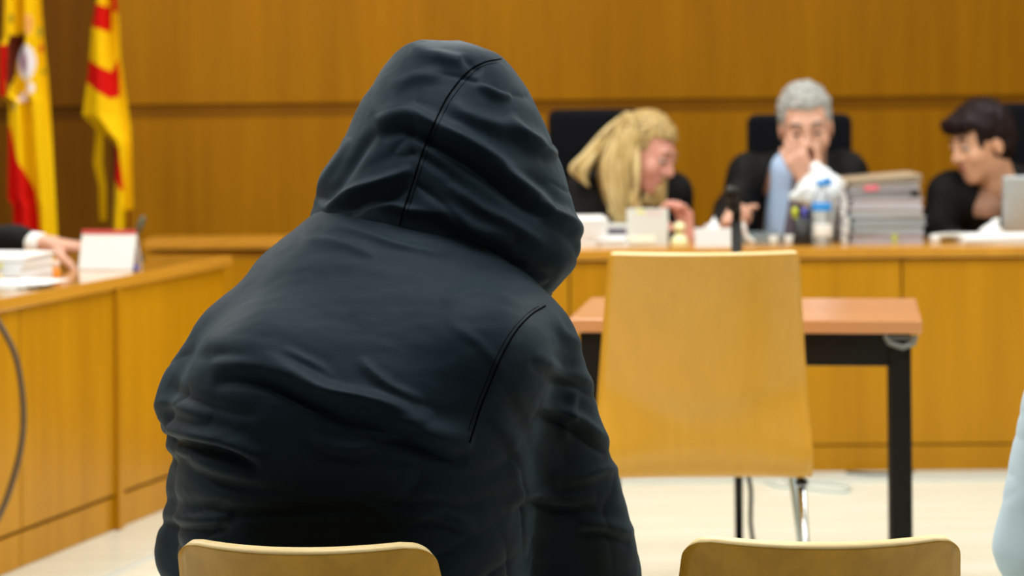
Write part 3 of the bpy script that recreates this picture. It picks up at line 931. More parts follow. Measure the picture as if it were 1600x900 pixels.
# ---- judge with long fair hair, bent towards her colleague
def judge_blonde():
    Y = 8.88; head = at(1008, 240, Y); R = head_R(58, 22, 6); s = 1.04
    sh = [at(1046, 303, 8.98), at(916, 300, 9.05)]
    el = [at(1062, 380, 9.00), at(905, 375, 8.95)]
    wr = [at(1074, 372, 8.74), at(960, 382, 8.74)]
    P = dict(head=head, R=R, s=s, neck=at(975, 288, 8.98), sh=sh, el=el, wr=wr,
             hand=[dict(d=(-.12, .10, 1), n=(-.8, -.5, .1), side=-1, curl=(35, 45, 30), s=1.0, thumb=.5), dict(d=(.9, -.35, 0), n=(0, 0, -1), side=-1, curl=(12, 15, 10), s=1.0)],
             hip=(.40, 9.2, .55), fwd=(.15, -1, 0), cuff=.062)

    def hair(root, off, P_):
        f = hair_cap(P_, rx=.086, ry=.108, rz=.096, front=-.040, cutz=.070, back=-.16)
        V, Q = f.mesh(2)
        m = mat('blonde_hair', (.38, .26, .10), .5, var=.55, bscale=1, spec=.3)
        tones = [m, mat('blonde_hair_light', (.68, .53, .26), .45, spec=.3), mat('blonde_hair_mid', (.50, .36, .14), .5, spec=.3), mat('blonde_hair_brown', (.20, .125, .04), .5, spec=.3)]
        nt_ = m.node_tree; tx = [q for q in nt_.nodes if q.type == 'TEX_NOISE'][0]; mp_ = nt_.nodes.new('ShaderNodeMapping')
        mp_.inputs['Scale'].default_value = (120, 120, 12)
        nt_.links.new([q for q in nt_.nodes if q.type == 'TEX_COORD'][0].outputs['Object'], mp_.inputs['Vector']); nt_.links.new(mp_.outputs['Vector'], tx.inputs['Vector'])
        hr = mesh_np('hair', V + normals(V, Q) * (nz(V, (30, 30, 90), 2) * .006)[:, None], Q, m, root, True, off)
        crown = P_['head'] + R @ Vector((0, .01, .125)) * s
        ends = []
        for i in range(70):      # locks down the near side of the head to the desk
            q = (i % 35) / 34
            ends.append(([(978 + 6 * q, 176), (955 + 38 * q, 215 + random.uniform(-6, 6)), (938 + 58 * q, 262), (950 + 44 * q + random.uniform(-6, 6), 310), (958 + 40 * q + random.uniform(-8, 8), 348 + random.uniform(-14, 6))], 8.80 + .10 * (1 - q)))
        for i in range(30):      # locks swept back over the shoulder
            q = i / 29
            ends.append(([(976, 178), (945 + 10 * q, 205 + 8 * q), (915 + 12 * q, 240 + 10 * q), (893 + 22 * q, 262 + 14 * q), (900 + 20 * q, 276 + 16 * q)], 8.92 + .04 * random.random()))
        for i in range(22):      # locks on the far side, past the chin
            q = i / 21
            ends.append(([(1000, 180), (1022, 200), (1030 + 6 * q, 262), (1012 + 26 * q, 292), (1000 + 38 * q, 312 + 18 * random.random())], 8.86))
        bms = [bmesh.new() for _ in range(3)]
        for li, (line, y_) in enumerate(ends):
            bm = bms[random.choice((0, 0, 1, 1, 1, 2))]
            p = [at(a, b_, y_ + (.0 if j else .06) + random.uniform(-.020, .020)) - Vector(off) for j, (a, b_) in enumerate(line)]
            sp = spline(p, 5); n_ = len(sp)
            add_tube(bm, sp, [.0095 * math.sin(PI * (.12 + .80 * k / (n_ - 1))) + .0015 for k in range(n_)], 6)
        for bm, mm in zip(bms, tones[1:]): obj('locks', bm, mm, hr, True)

    seated_person('judge with long blonde hair in black robe, leaning towards the grey-haired judge', P, M_SKINP, M_ROBE, 'robe', hair, mat('fair_brow', (.25, .15, .06), .7))
judge_blonde()


# ---- judge with short dark hair, in profile
def judge_dark():
    Y = 8.9; head = at(1534, 226, Y); R = head_R(-66, 12, -4); s = 1.04
    sh = [at(1632, 292, 9.05), at(1484, 300, 8.98)]
    el = [at(1650, 385, 8.95), at(1462, 372, 8.92)]
    wr = [at(1600, 392, 8.76), at(1500, 392, 8.74)]
    P = dict(head=head, R=R, s=s, neck=at(1556, 284, 8.97), sh=sh, el=el, wr=wr,
             hand=[dict(d=(-.9, -.3, 0), n=(0, 0, -1), side=1, curl=(15, 20, 10)), dict(d=(.9, -.3, 0), n=(0, 0, -1), side=-1, curl=(15, 20, 10))],
             hip=(1.76, 9.2, .55), fwd=(-.1, -1, 0), cuff=.062)

    def cut(g):
        g.boxp(at(1551, 292, 8.86), (.030, .14, .075), Matrix.Rotation(math.radians(8), 3, 'Y'), .008, .02, 's')

    def inner(root, off):
        a, b_ = at(1556, 276, 8.92) - Vector(off), at(1549, 330, 8.84) - Vector(off)
        f = Field(np.array(at(1500, 350, 8.6)), np.array(at(1610, 255, 9.1)), .006)
        f.cone(at(1556, 278, 8.97), at(1549, 326, 8.935), .055, .075, .03)
        V, Q = f.mesh(2); mesh_np('blouse', V, Q, mat('brown_top', (.36, .19, .12), .7), root, True, off)

    def hair(root, off, P_):
        f = hair_cap(P_, rx=.092, ry=.118, rz=.106, front=-.055, cutz=.060, back=-.075)
        c, Rr, s_ = P_['head'], P_['R'], P_['s']
        f.cone(c + Rr @ Vector((.05, -.085, .085)) * s_, c + Rr @ Vector((-.05, -.085, .085)) * s_, .024, .024, .03)
        V, Q = f.mesh(2); N = normals(V, Q); V += N * (nz(V, (40, 40, 22), 4) * .009)[:, None]
        mesh_np('hair', V, Q, mat('dark_hair', (.008, .002, .003), .6, var=.4, bscale=60, bump=.4, spec=.2), root, True, off)

    seated_person('judge with short dark hair in black robe, turned sideways behind the laptop', P, M_SKINW, M_ROBE, 'robe', hair, mat('dark_brow', (.02, .01, .01), .7), shirt=(cut, inner))
judge_dark()


# ---- counsel at the side desk, only a robed arm and a hand reach into the picture
def counsel():
    wr = at(80, 382, 7.80)
    sh = [Vector((-2.08, 8.03, 1.06)), Vector((-2.28, 7.66, 1.05))]
    el = [Vector((-1.86, 7.98, .84)), Vector((-1.95, 7.42, .83))]
    w2 = Vector((-1.62, 7.25, .80))
    P = dict(head=Vector((-2.14, 7.86, 1.28)), R=head_R(75, 12, 0), s=1.0, neck=Vector((-2.18, 7.86, 1.14)), sh=sh, el=el, wr=[wr, w2],
             hand=[dict(d=(1, -.12, -.10), n=(0.1, 0, -1), side=-1, curl=(20, 25, 18), s=1.15, thumb=.4), dict(d=(.9, -.2, 0), n=(0, 0, -1), side=1, curl=(15, 20, 12))],
             hip=(-2.33, 7.98, .55), fwd=(.9, -.3, 0), cuff=.046)

    def none(g): pass

    def cuffs(root, off):
        for q in (0, 1):
            a, b_ = Vector(P['el'][q]), Vector(P['wr'][q])
            obj('cuff', tube([a.lerp(b_, .74) - Vector(off), a.lerp(b_, .93) - Vector(off)], [.036, .034], 14), M_PAPER, root, True)

    def hair(root, off, P_):
        V, Q = hair_cap(P_).mesh(2)
        mesh_np('hair', V, Q, mat('brown_hair', (.05, .03, .02), .5, var=.3), root, True, off)
    seated_person('robed arm and hand resting on papers at the side desk, far left', P, M_SKIN, M_ROBE, 'robe', hair, mat('brown_brow', (.05, .03, .02), .7), shirt=(none, cuffs))
counsel()


# ---- onlooker in a pale blue shirt at the right edge
def onlooker():
    y = 4.40
    sh = [Vector((.985, y, .955)), Vector((1.36, y, .96))]
    el = [Vector((.895, y + .02, .50)), Vector((1.46, y + .04, .64))]
    wr = [Vector((.985, y + .27, .60)), Vector((1.36, y + .28, .62))]
    P = dict(head=Vector((1.18, y + .06, 1.21)), R=head_R(180, 10, 0), s=1.0, neck=Vector((1.175, y + .01, 1.06)), sh=sh, el=el, wr=wr,
             hand=[dict(d=(.3, .9, -.1), n=(0, 0, -1), side=1, curl=(15, 20, 15)), dict(d=(-.3, .9, -.1), n=(0, 0, -1), side=-1, curl=(15, 20, 15))],
             hip=(1.175, y + .02, .54), fwd=(0, 1, 0), cuff=.052)
    def hair(root, off, P_):
        V, Q = hair_cap(P_).mesh(2)
        mesh_np('hair', V, Q, MATS['brown_hair'], root, True, off)
    M_PALE = mat('pale_blue_cotton', (.47, .59, .69), .8)
    seated_person('person in pale blue shirt at the right edge, only the arm in view', P, M_SKIN, M_PALE, 'shirt', hair, MATS['brown_brow'], robe_k=1.0, trousers=mat('navy_trousers', (.02, .025, .04), .8), crease=2)
    ply_chair('plywood_chair', 'pale beech chair under the person in the pale blue shirt at the right edge', (1.20, y - .235, 0), 0, .34, .36, .78, .05, .045, .06, M_PLY, None)
onlooker()


# ================================================================== OFFICE CHAIRS
def office_chair(px, Y, top, wdt, label, rz=0, x=None):
    c = at(px, 300, Y) if x is None else Vector((x, Y, 0))
    t = thing('office_chair', label, 'chair', (c.x, Y, 0), math.radians(rz), 'black office chairs behind the bench')
    obj('seat', box((0, -.24, .44), (.23, .22, .035), bevel=.03, seg=3), M_BLACKFAB, t, True)
    bm = bmesh.new(); add_box(bm, (0, 0, (top + .52) / 2), (wdt / 2, .035, (top - .52) / 2), bevel=.034, seg=4)
    bmesh.ops.subdivide_edges(bm, edges=bm.edges[:], cuts=2, use_grid_fill=True)
    for v in bm.verts:
        v.co.y -= .05 * (v.co.x / (wdt / 2)) ** 2 - .02 * math.sin((v.co.z - .5) * 4)
    obj('backrest', bm, M_BLACKFAB, t, True)
    obj('back_bar', box((0, .05, .50), (.035, .012, .16), bevel=.005), M_BLACKPL, t)
    obj('column', tube([(0, -.24, .10), (0, -.24, .41)], .025, 12), M_BLACKMET, t, True)
    for k in range(5):
        a = 2 * PI * k / 5 + .3; e = Vector((.28 * math.cos(a), -.24 + .28 * math.sin(a), .065))
        fo = obj('foot', tube([(0, -.24, .11), e], [.022, .014], 8), M_BLACKPL, t, True)
        obj('castor', tube([e + Vector((-.012, 0, -.035)), e + Vector((.012, 0, -.035))], .03, 12), M_BLACKPL, fo, True)
    for sx in (-1, 1):
        obj('armrest', tube(spline([(sx * .25, -.10, .42), (sx * .28, -.10, .5), (sx * .28, -.12, .62), (sx * .28, -.30, .63)], 6), .016, 8), M_BLACKPL, t, True)
office_chair(928, 9.45, 1.182, .345, 'black office chair with broad back behind the blonde judge', 4)
office_chair(1248, 9.42, 1.158, .385, 'black office chair behind the grey-haired judge')
office_chair(1640, 9.45, 1.19, .40, 'black office chair behind the dark-haired judge at the right', -4)
office_chair(0, 8.03, 1.02, .40, 'black office chair behind the side desk at the far left', 72, x=-2.52)


# ================================================================== THINGS ON THE JUDGES' BENCH
BT = .740
bench_at = lambda px, Y: Vector((at(px, 390, Y).x, Y, BT))


def sheets(name, label, cat, px0, px1, Y, depth, n, th, rz=0, m=None, group=None, z0=BT, loc=None):
    """pile of loose sheets, each a little askew"""
    a = at(px0, 390, Y).x; b_ = at(px1, 390, Y).x; loc = loc or ((a + b_) / 2, Y + depth / 2, z0)
    t = thing(name, label, cat, loc, math.radians(rz), group)
    for i in range(n):
        o = obj('sheet', box((random.uniform(-.004, .004), random.uniform(-.006, .006), th * (i + .5)), ((b_ - a) / 2, depth / 2, th / 2 * .9), Matrix.Rotation(math.radians(random.uniform(-2.5, 2.5)), 3, 'Z')), m or M_PAPER, t)
    return t


sheets('paper_pile', 'pile of white papers on the bench beside the hood', 'papers', 896, 948, 8.53, .25, 9, .010, 2)
sheets('loose_papers', 'low white papers in front of the blonde judge', 'papers', 944, 984, 8.50, .24, 4, .006, -6)
t = thing('dark_folder', 'dark purple-grey folder behind the low white papers', 'folder', bench_at(966, 8.80))
obj('cover', box((0, 0, .025), (.055, .08, .025), bevel=.004), mat('purple_grey', (.12, .10, .13), .6), t)
obj('pages', box((0, -.002, .052), (.050, .076, .004)), M_CARD, t)

# upright card stand
c = bench_at(1012, 8.55)
t = thing('card_stand', 'upright pale grey card holder with coloured notes beside the blonde judge', 'card stand', c, math.radians(-3))
obj('front_board', box((0, 0, .061), (.069, .004, .062), Matrix.Rotation(math.radians(-8), 3, 'X'), .002), M_CARD, t)
obj('back_board', box((0, .055, .058), (.069, .003, .064), Matrix.Rotation(math.radians(28), 3, 'X'), .002), M_CARD, t)
obj('label', box((-.018, -.014, .022), (.042, .001, .012), Matrix.Rotation(math.radians(-8), 3, 'X')), mat('cream_label', (.92, .92, .78), .6), t)
obj('yellow_note', box((-.022, .003, .112), (.014, .001, .006), Matrix.Rotation(math.radians(-8), 3, 'X')), mat('yellow_note', (.75, .74, .25), .6), t)
obj('pink_note', box((.022, .003, .108), (.026, .001, .010), Matrix.Rotation(math.radians(-8), 3, 'X')), mat('pink_note', (.68, .56, .55), .6), t)

# small two-tier cream bell
c = bench_at(1062, 8.50)
t = thing('desk_bell', 'small cream-yellow bell standing on the bench edge', 'bell', c)
M_CREAM = mat('cream_enamel', (.85, .82, .48), .3, coat=.4)
obj('bell_body', lathe([(.026, 0), (.029, .004), (.029, .012), (.026, .026), (.017, .036), (.010, .040)], 24), M_CREAM, t, True)
obj('neck', lathe([(.010, .038), (.008, .044), (.010, .050)], 16), mat('brass_neck', (.55, .45, .12), .3, metal=.8), t, True)
obj('knob', lathe([(.008, .048), (.017, .055), (.020, .064), (.017, .074), (.006, .080)], 20), M_CREAM, t, True)

# name block and the sheet held by the judge
t = thing('name_block', 'pale grey folded name card in front of the judge\'s hand', 'name card', bench_at(1116, 8.50))
obj('front_face', box((0, 0, .028), (.064, .0015, .030), Matrix.Rotation(math.radians(-14), 3, 'X')), mat('grey_white', (.72, .73, .76), .6), t)
obj('back_face', box((0, .030, .028), (.064, .0015, .031), Matrix.Rotation(math.radians(18), 3, 'X')), MATS['grey_white'], t)
p = at(1118, 352, 8.70)
bm = bmesh.new(); vs = []
for j in range(7):
    for i in range(7):
        u, v = i / 6 - .5, j / 6
        vs.append(bm.verts.new((u * .11 + .02 * v, -.04 + .10 * v + .02 * math.sin(u * 4), -.055 + .085 * v + .012 * math.sin(v * 3 + u * 2) - .05 * u * u - .03 * (u < -.3))))
for j in range(6):
    for i in range(6): bm.faces.new((vs[j * 7 + i], vs[j * 7 + i + 1], vs[(j + 1) * 7 + i + 1], vs[(j + 1) * 7 + i]))
o = obj('held_sheet', bm, M_PAPER, None, True); o.location = p; o.modifiers.new('t', 'SOLIDIFY').thickness = .001
tag(o, 'white sheet of paper held up by the grey-haired judge', 'paper')

# spectacles, tray, earphones
t = thing('paper_tray', 'shallow blue-grey tray in front of the grey-haired judge', 'tray', bench_at(1190, 8.62))
M_TRAY = mat('tray_plastic', (.22, .27, .30), .4)
obj('tray_floor', box((0, .06, .004), (.065, .07, .004)), M_TRAY, t)
for a in ((0, -.01, .065, .003), (0, .13, .065, .003)): obj('tray_side', box((a[0], a[1], .015), (a[2], a[3], .015), bevel=.001), M_TRAY, t)
for x in (-.065, .065): obj('tray_end', box((x, .06, .015), (.003, .07, .015), bevel=.001), M_TRAY, t)
p = bench_at(1160, 8.60)
o = obj('white_ribbon_sheet', tube(spline([(0, 0, .068), (.006, -.004, .05), (.012, 0, .03), (.024, 0, .012), (.04, .01, .006)], 6), [.008] * 24 + [.004], 8), M_PAPER, None, True); o.location = p
tag(o, 'curled white paper strip right beside the microphone stand', 'paper')
for px, lb in ((1209, 'left'), (1233, 'right')):
    t = thing('paper_cup', 'small white cup on the bench front, %s of the pair below the tie' % lb, 'cup', bench_at(px, 8.50), 0, 'pair of small white cups')
    obj('cup_body', lathe([(.010, 0), (.012, .002), (.015, .032), (.0135, .032), (.010, .004)], 18), M_CARD, t, True)
    obj('rim', tube([(.015 * math.cos(a), .015 * math.sin(a), .032) for a in np.linspace(0, 2 * PI, 19)], .0015, 6), M_PAPER, t, True)

# pen pot with yellow and blue markers
t = thing('pen_pot', 'black pen pot beside the water bottle', 'pen pot', bench_at(1254, 8.52))
obj('pot', lathe([(.030, 0), (.032, .004), (.032, .090), (.029, .090), (.028, .01)], 24), M_BLACKPL, t, True)
for dx, cc, lb in ((-.018, (.62, .70, .03), 'yellow marker'), (.006, (.12, .12, .55), 'blue marker'), (.018, (.02, .02, .02), 'black pen')):
    m_ = tag(thing('marker', '', '', bench_at(1254, 8.52) + Vector((dx, 0, .012))), lb + ' standing in the black pen pot', 'pen')
    obj('barrel', tube([(0, 0, 0), (dx * .3, 0, .085)], .0075, 10), MATS.get(lb) or mat(lb, cc, .4), m_, True)
    obj('cap', tube([(dx * .3, 0, .082), (dx * .38, 0, .108), (dx * .4, 0, .112)], [.0095, .0095, .006], 10), MATS[lb], m_, True)

# water bottle with blue label
t = thing('water_bottle', 'clear plastic water bottle with blue label in front of the crumpled bag', 'bottle', bench_at(1284, 8.52))
M_PET = mat('clear_plastic', (.86, .93, .96), .12, trans=.75)
obj('bottle_body', lathe([(.028, 0), (.033, .004), (.033, .03), (.030, .05), (.033, .07), (.033, .125), (.030, .150), (.016, .180), (.0135, .186), (.0135, .198)], 28), M_PET, t, True)
obj('blue_label', lathe([(.0335, .113), (.0338, .115), (.0338, .137), (.0325, .139)], 28), mat('blue_print', (.02, .25, .70), .4), t, True)
obj('cap', lathe([(.015, .196), (.0155, .198), (.0155, .212), (.013, .215)], 20), MATS['blue_print'], t, True)
obj('white_label', lathe([(.0332, .030), (.0336, .032), (.0336, .068), (.0332, .070)], 28), M_PAPER, t, True)

# crumpled plastic bag
t = thing('plastic_bag', 'crumpled white plastic bag with blue print behind the water bottle', 'bag', bench_at(1288, 8.66))
f = Field((-.16, -.14, 0), (.16, .14, .31), .004)
f.cone((0, .02, .02), (0, .02, .14), .035, .045, .03); f.ell((.0, .02, .17), (.090, .045, .060), None, .02)
f.cone((.0, .02, .17), (-.025, .02, .245), .055, .018, .02); f.cone((.02, .02, .17), (.112, .02, .150), .050, .014, .02)
f.cone((-.02, .02, .17), (-.100, .02, .15), .042, .014, .02); f.cone((0, .02, .18), (.012, .02, .232), .05, .010, .02)
V, Q = f.mesh(2); N = normals(V, Q); V += N * (np.abs(nz(V, (22, 22, 22), 1)) * .014 + nz(V, (60, 60, 60), 4) * .003)[:, None]
bag = mesh_np('bag_skin', V, Q, mat('bag_plastic', (.82, .88, .92), .3, trans=.08), t)
obj('blue_print', box((.008, -.038, .205), (.014, .002, .012), Matrix.Rotation(math.radians(12), 3, 'Y')), MATS['blue_print'], t)

# tall pile of case folders
fc = [(.46, .42, .52), (.36, .44, .52), (.30, .38, .46), (.50, .50, .54), (.58, .54, .64), (.30, .29, .33), (.46, .42, .46), (.40, .30, .20)]
fn = ['lilac', 'pale blue', 'blue-grey', 'light grey', 'pale lilac', 'dark grey', 'mauve-grey', 'tan']
z = BT; base = bench_at(1381, 8.56)
hs = [.032, .028, .029, .028, .031, .022, .021, .020]
for i, (cc, nm, hh) in enumerate(zip(fc, fn, hs)):
    place = ['at the bottom of the tall pile', 'second from the bottom of the tall pile', 'third from the bottom of the tall pile', 'fourth from the bottom of the tall pile', 'fifth from the bottom of the tall pile', 'third from the top of the tall pile', 'second from the top of the tall pile', 'lying tilted on top of the tall pile'][i]
    w_ = .133 + random.uniform(-.003, .003)
    t = thing('case_folder', '%s case folder %s' % (nm, place), 'folder', (base.x + random.uniform(-.004, .004), base.y + .15, z), math.radians(random.uniform(-2.5, 2.5)), 'case folders piled on the bench')
    tilt = math.radians([0, 0, 0, 0, 0, 1.2, 2.6, 4.0][i])
    t.rotation_euler = (0, -tilt, t.rotation_euler.z)
    z += hh + [0, 0, 0, 0, .001, .003, .004, 0][i]
    mc = mat('folder_%d' % i, cc, .6, var=.08, bscale=20)
    obj('lower_cover', box((0, 0, .002), (w_, .15, .002)), mc, t)
    obj('upper_cover', box((0, 0, hh - .002), (w_, .15, .002)), mc, t)
    pg = obj('pages', box((.012, 0, hh / 2), (w_ - .016, .142, hh / 2 - .0045)), mat('pages_%d' % i, tuple(.25 + .5 * q for q in cc), .7), t)
    obj('spine', box((-w_ + .006, 0, hh / 2), (.007, .15, hh / 2 - .001), bevel=.004), M_PAPER, t)
    if i == 6: obj('pink_tab', box((-.03, -.150, .012), (.024, .003, .010), bevel=.003), mat('pink_tab', (.75, .18, .24), .5), t)
    if i == 0: obj('green_tab', box((.035, -.150, .018), (.008, .002, .014)), mat('green_tab', (.55, .62, .12), .5), t)
    if i == 5: obj('dark_clip', box((.11, -.150, .014), (.012, .003, .008)), M_BLACKPL, t)

# right-hand end of the bench
t = thing('telephone_handset', 'white handset lying on the bench below the dark-haired judge', 'handset', bench_at(1484, 8.60), math.radians(4))
obj('grip', tube([(-.05, 0, .018), (-.02, 0, .022), (.03, 0, .022), (.06, 0, .018)], [.010, .009, .009, .010], 10), M_CARD, t, True)
for x in (-.052, .062): obj('ear_cup', lathe([(.017, 0), (.019, .004), (.018, .020), (.010, .026)], 16, (x, 0, 0)), M_PAPER, t, True)
t = thing('crumpled_paper', 'crumpled white paper between the handset and the laptop', 'paper', bench_at(1548, 8.72))
f = Field((-.1, -.1, 0), (.1, .1, .12), .004); f.ell((0, 0, .022), (.038, .03, .018), None, .01); f.cone((0, 0, .025), (.026, 0, .066), .020, .005, .02)
V, Q = f.mesh(1); V += normals(V, Q) * (np.abs(nz(V, (38, 38, 38), 3)) * .012)[:, None]
mesh_np('paper_ball', V, Q, M_PAPER, t)
sheets('paper_stack', 'flat stack of white papers in front of the laptop', 'papers', 1508, 1625, 8.47, .20, 5, .005, -1)
t = thing('laptop', 'silver laptop with raised lid at the right edge of the bench', 'laptop', bench_at(1630, 8.78), math.radians(2))
M_ALU = mat('laptop_silver', (.50, .54, .58), .35, metal=.6)
obj('lid', box((0, 0, .108), (.140, .004, .105), Matrix.Rotation(math.radians(6), 3, 'X'), .006), M_ALU, t)
k_ = obj('keyboard_base', box((0, .11, .009), (.140, .105, .008), bevel=.004), M_ALU, t)
obj('keys', box((0, .11, .0185), (.125, .06, .0015)), M_BLACKPL, k_)
obj('screen', box((0, .0055, .108), (.130, .001, .095), Matrix.Rotation(math.radians(6), 3, 'X')), M_BLACKPL, t)


# ================================================================== THINGS ON THE SIDE DESK
DT = .740
# folded name card with red upper band
mid = at(168, 418, 7.72); mid.z = DT
t = thing('name_card', 'white folded name card with red top edge on the side desk', 'name card', mid, math.radians(-12))
hl = .086
Rt = Matrix.Rotation(math.radians(-17), 3, 'X'); Rb = Matrix.Rotation(math.radians(24), 3, 'X')
obj('front_face', box((0, 0, .057), (hl, .0012, .058), Rt), M_PAPER, t)
obj('back_face', box((0, .044, .056), (hl, .0012, .060), Rb), M_PAPER, t)
obj('red_band', box((0, .0155, .1135), (hl, .0035, .006), Rt), mat('red_band', (.55, .04, .03), .5), t)
# paper piles under the hand
p = at(30, 425, 7.40)
t = sheets('paper_pile', 'thick pile of white papers with yellow tabs on the side desk', 'papers', 0, 1, 7.4, .30, 1, .001, loc=(-1.52, 7.45, DT))
for ch in list(t.children): bpy.data.objects.remove(ch)
t.rotation_euler = (0, 0, math.radians(-12))
for i in range(10):
    obj('sheet', box((random.uniform(-.005, .005), random.uniform(-.006, .006), .004 + .0072 * i), (.145, .11, .0033), Matrix.Rotation(math.radians(random.uniform(-3, 3)), 3, 'Z')), [M_PAPER, MATS['grey_white'], M_PAPER][i % 3], t)
for zz in (.016, .046): obj('yellow_tab', box((.075, -.118, zz), (.011, .004, .006)), mat('yellow_tab%d' % (zz * 1000), (.75, .72, .28), .6), t)
t = thing('loose_papers', 'thin fan of papers at the front edge of the side desk', 'papers', (-1.44, 7.18, DT), math.radians(-24))
for i in range(4):
    obj('sheet', box((.012 * i, .01 * i, .002 + .003 * i), (.12, .085, .0012), Matrix.Rotation(math.radians(6 * i - 8), 3, 'Z')), [M_CARD, M_PAPER][i % 2], t)
t = thing('orange_marker', 'short orange marker standing beside the white name card', 'marker', (at(88, 420, 7.42).x, 7.42, DT))
obj('barrel', lathe([(.010, 0), (.011, .002), (.011, .030), (.009, .032)], 14), mat('orange_plastic', (.85, .30, .03), .4), t, True)
obj('cap', lathe([(.0095, .031), (.0095, .048), (.006, .052)], 14), mat('pale_cap', (.80, .62, .55), .4), t, True)
pp = desk_pt(.62, .045, DT)
t = thing('blue_pen', 'blue pen lying past the name card on the side desk', 'pen', pp, DANG + .5)
obj('barrel', tube([(-.05, 0, .007), (.05, 0, .007)], .006, 8), mat('blue_violet', (.12, .10, .42), .4), t, True)
obj('cap', tube([(.03, 0, .007), (.062, 0, .007)], .0075, 8), MATS['blue_violet'], t, True)
# gooseneck microphone behind the card
q = at(204, 372, 8.12)
t = thing('desk_microphone', 'slim grey-green gooseneck microphone behind the white name card', 'microphone', (q.x, 8.12, DT))
mg = mat('grey_green', (.09, .09, .05), .5)
obj('base', lathe([(.045, 0), (.045, .010), (.02, .02)], 20), M_BLACKPL, t, True)
obj('gooseneck', tube(spline([(0, 0, .015), (.002, 0, .05), (.01, 0, .075), (.02, 0, .09)], 6), .005, 8), M_BLACKPL, t, True)
obj('microphone', tube([(.016, 0, .080), (.030, 0, .105), (.040, 0, .130), (.044, 0, .138)], [.008, .012, .010, .005], 10), mg, t, True)


# ================================================================== THE HOODED MAN
mj = bpy.data.materials.new('black_navy_nylon'); mj.use_nodes = True
nt = mj.node_tree; b = nt.nodes['Principled BSDF']; Lk = nt.links.new
b.inputs['Base Color'].default_value = (0.0042, 0.0080, 0.0150, 1)
b.inputs['Roughness'].default_value = .62; b.inputs['Specular IOR Level'].default_value = .13; b.inputs['Specular Tint'].default_value = (.50, .78, 1, 1)
b.inputs['Sheen Weight'].default_value = .10; b.inputs['Sheen Tint'].default_value = (.35, .60, .75, 1); b.inputs['Sheen Roughness'].default_value = .5
tc = nt.nodes.new('ShaderNodeTexCoord')
na = nt.nodes.new('ShaderNodeTexNoise'); na.inputs['Scale'].default_value = 26; na.inputs['Detail'].default_value = 5
nb = nt.nodes.new('ShaderNodeTexNoise'); nb.inputs['Scale'].default_value = 700; nb.inputs['Detail'].default_value = 2
mpn = nt.nodes.new('ShaderNodeMapping'); mpn.inputs['Scale'].default_value = (.55, .8, 1.5)
Lk(tc.outputs['Object'], mpn.inputs['Vector']); Lk(mpn.outputs['Vector'], na.inputs['Vector']); Lk(tc.outputs['Object'], nb.inputs['Vector'])
b1 = nt.nodes.new('ShaderNodeBump'); b1.inputs['Strength'].default_value = .15; b1.inputs['Distance'].default_value = .006
b2 = nt.nodes.new('ShaderNodeBump'); b2.inputs['Strength'].default_value = .15; b2.inputs['Distance'].default_value = .0008
Lk(na.outputs['Fac'], b1.inputs['Height']); Lk(nb.outputs['Fac'], b2.inputs['Height']); Lk(b1.outputs['Normal'], b2.inputs['Normal']); Lk(b2.outputs['Normal'], b.inputs['Normal'])
M_JACKET = mj
M_SEAM = mat('seam_thread', (.0015, .0015, .002), 1.0, spec=.05)
M_TROUSER = mat('dark_trousers', (.012, .014, .022), .8)
M_SHOE = mat('black_shoe', (.01, .01, .01), .4)


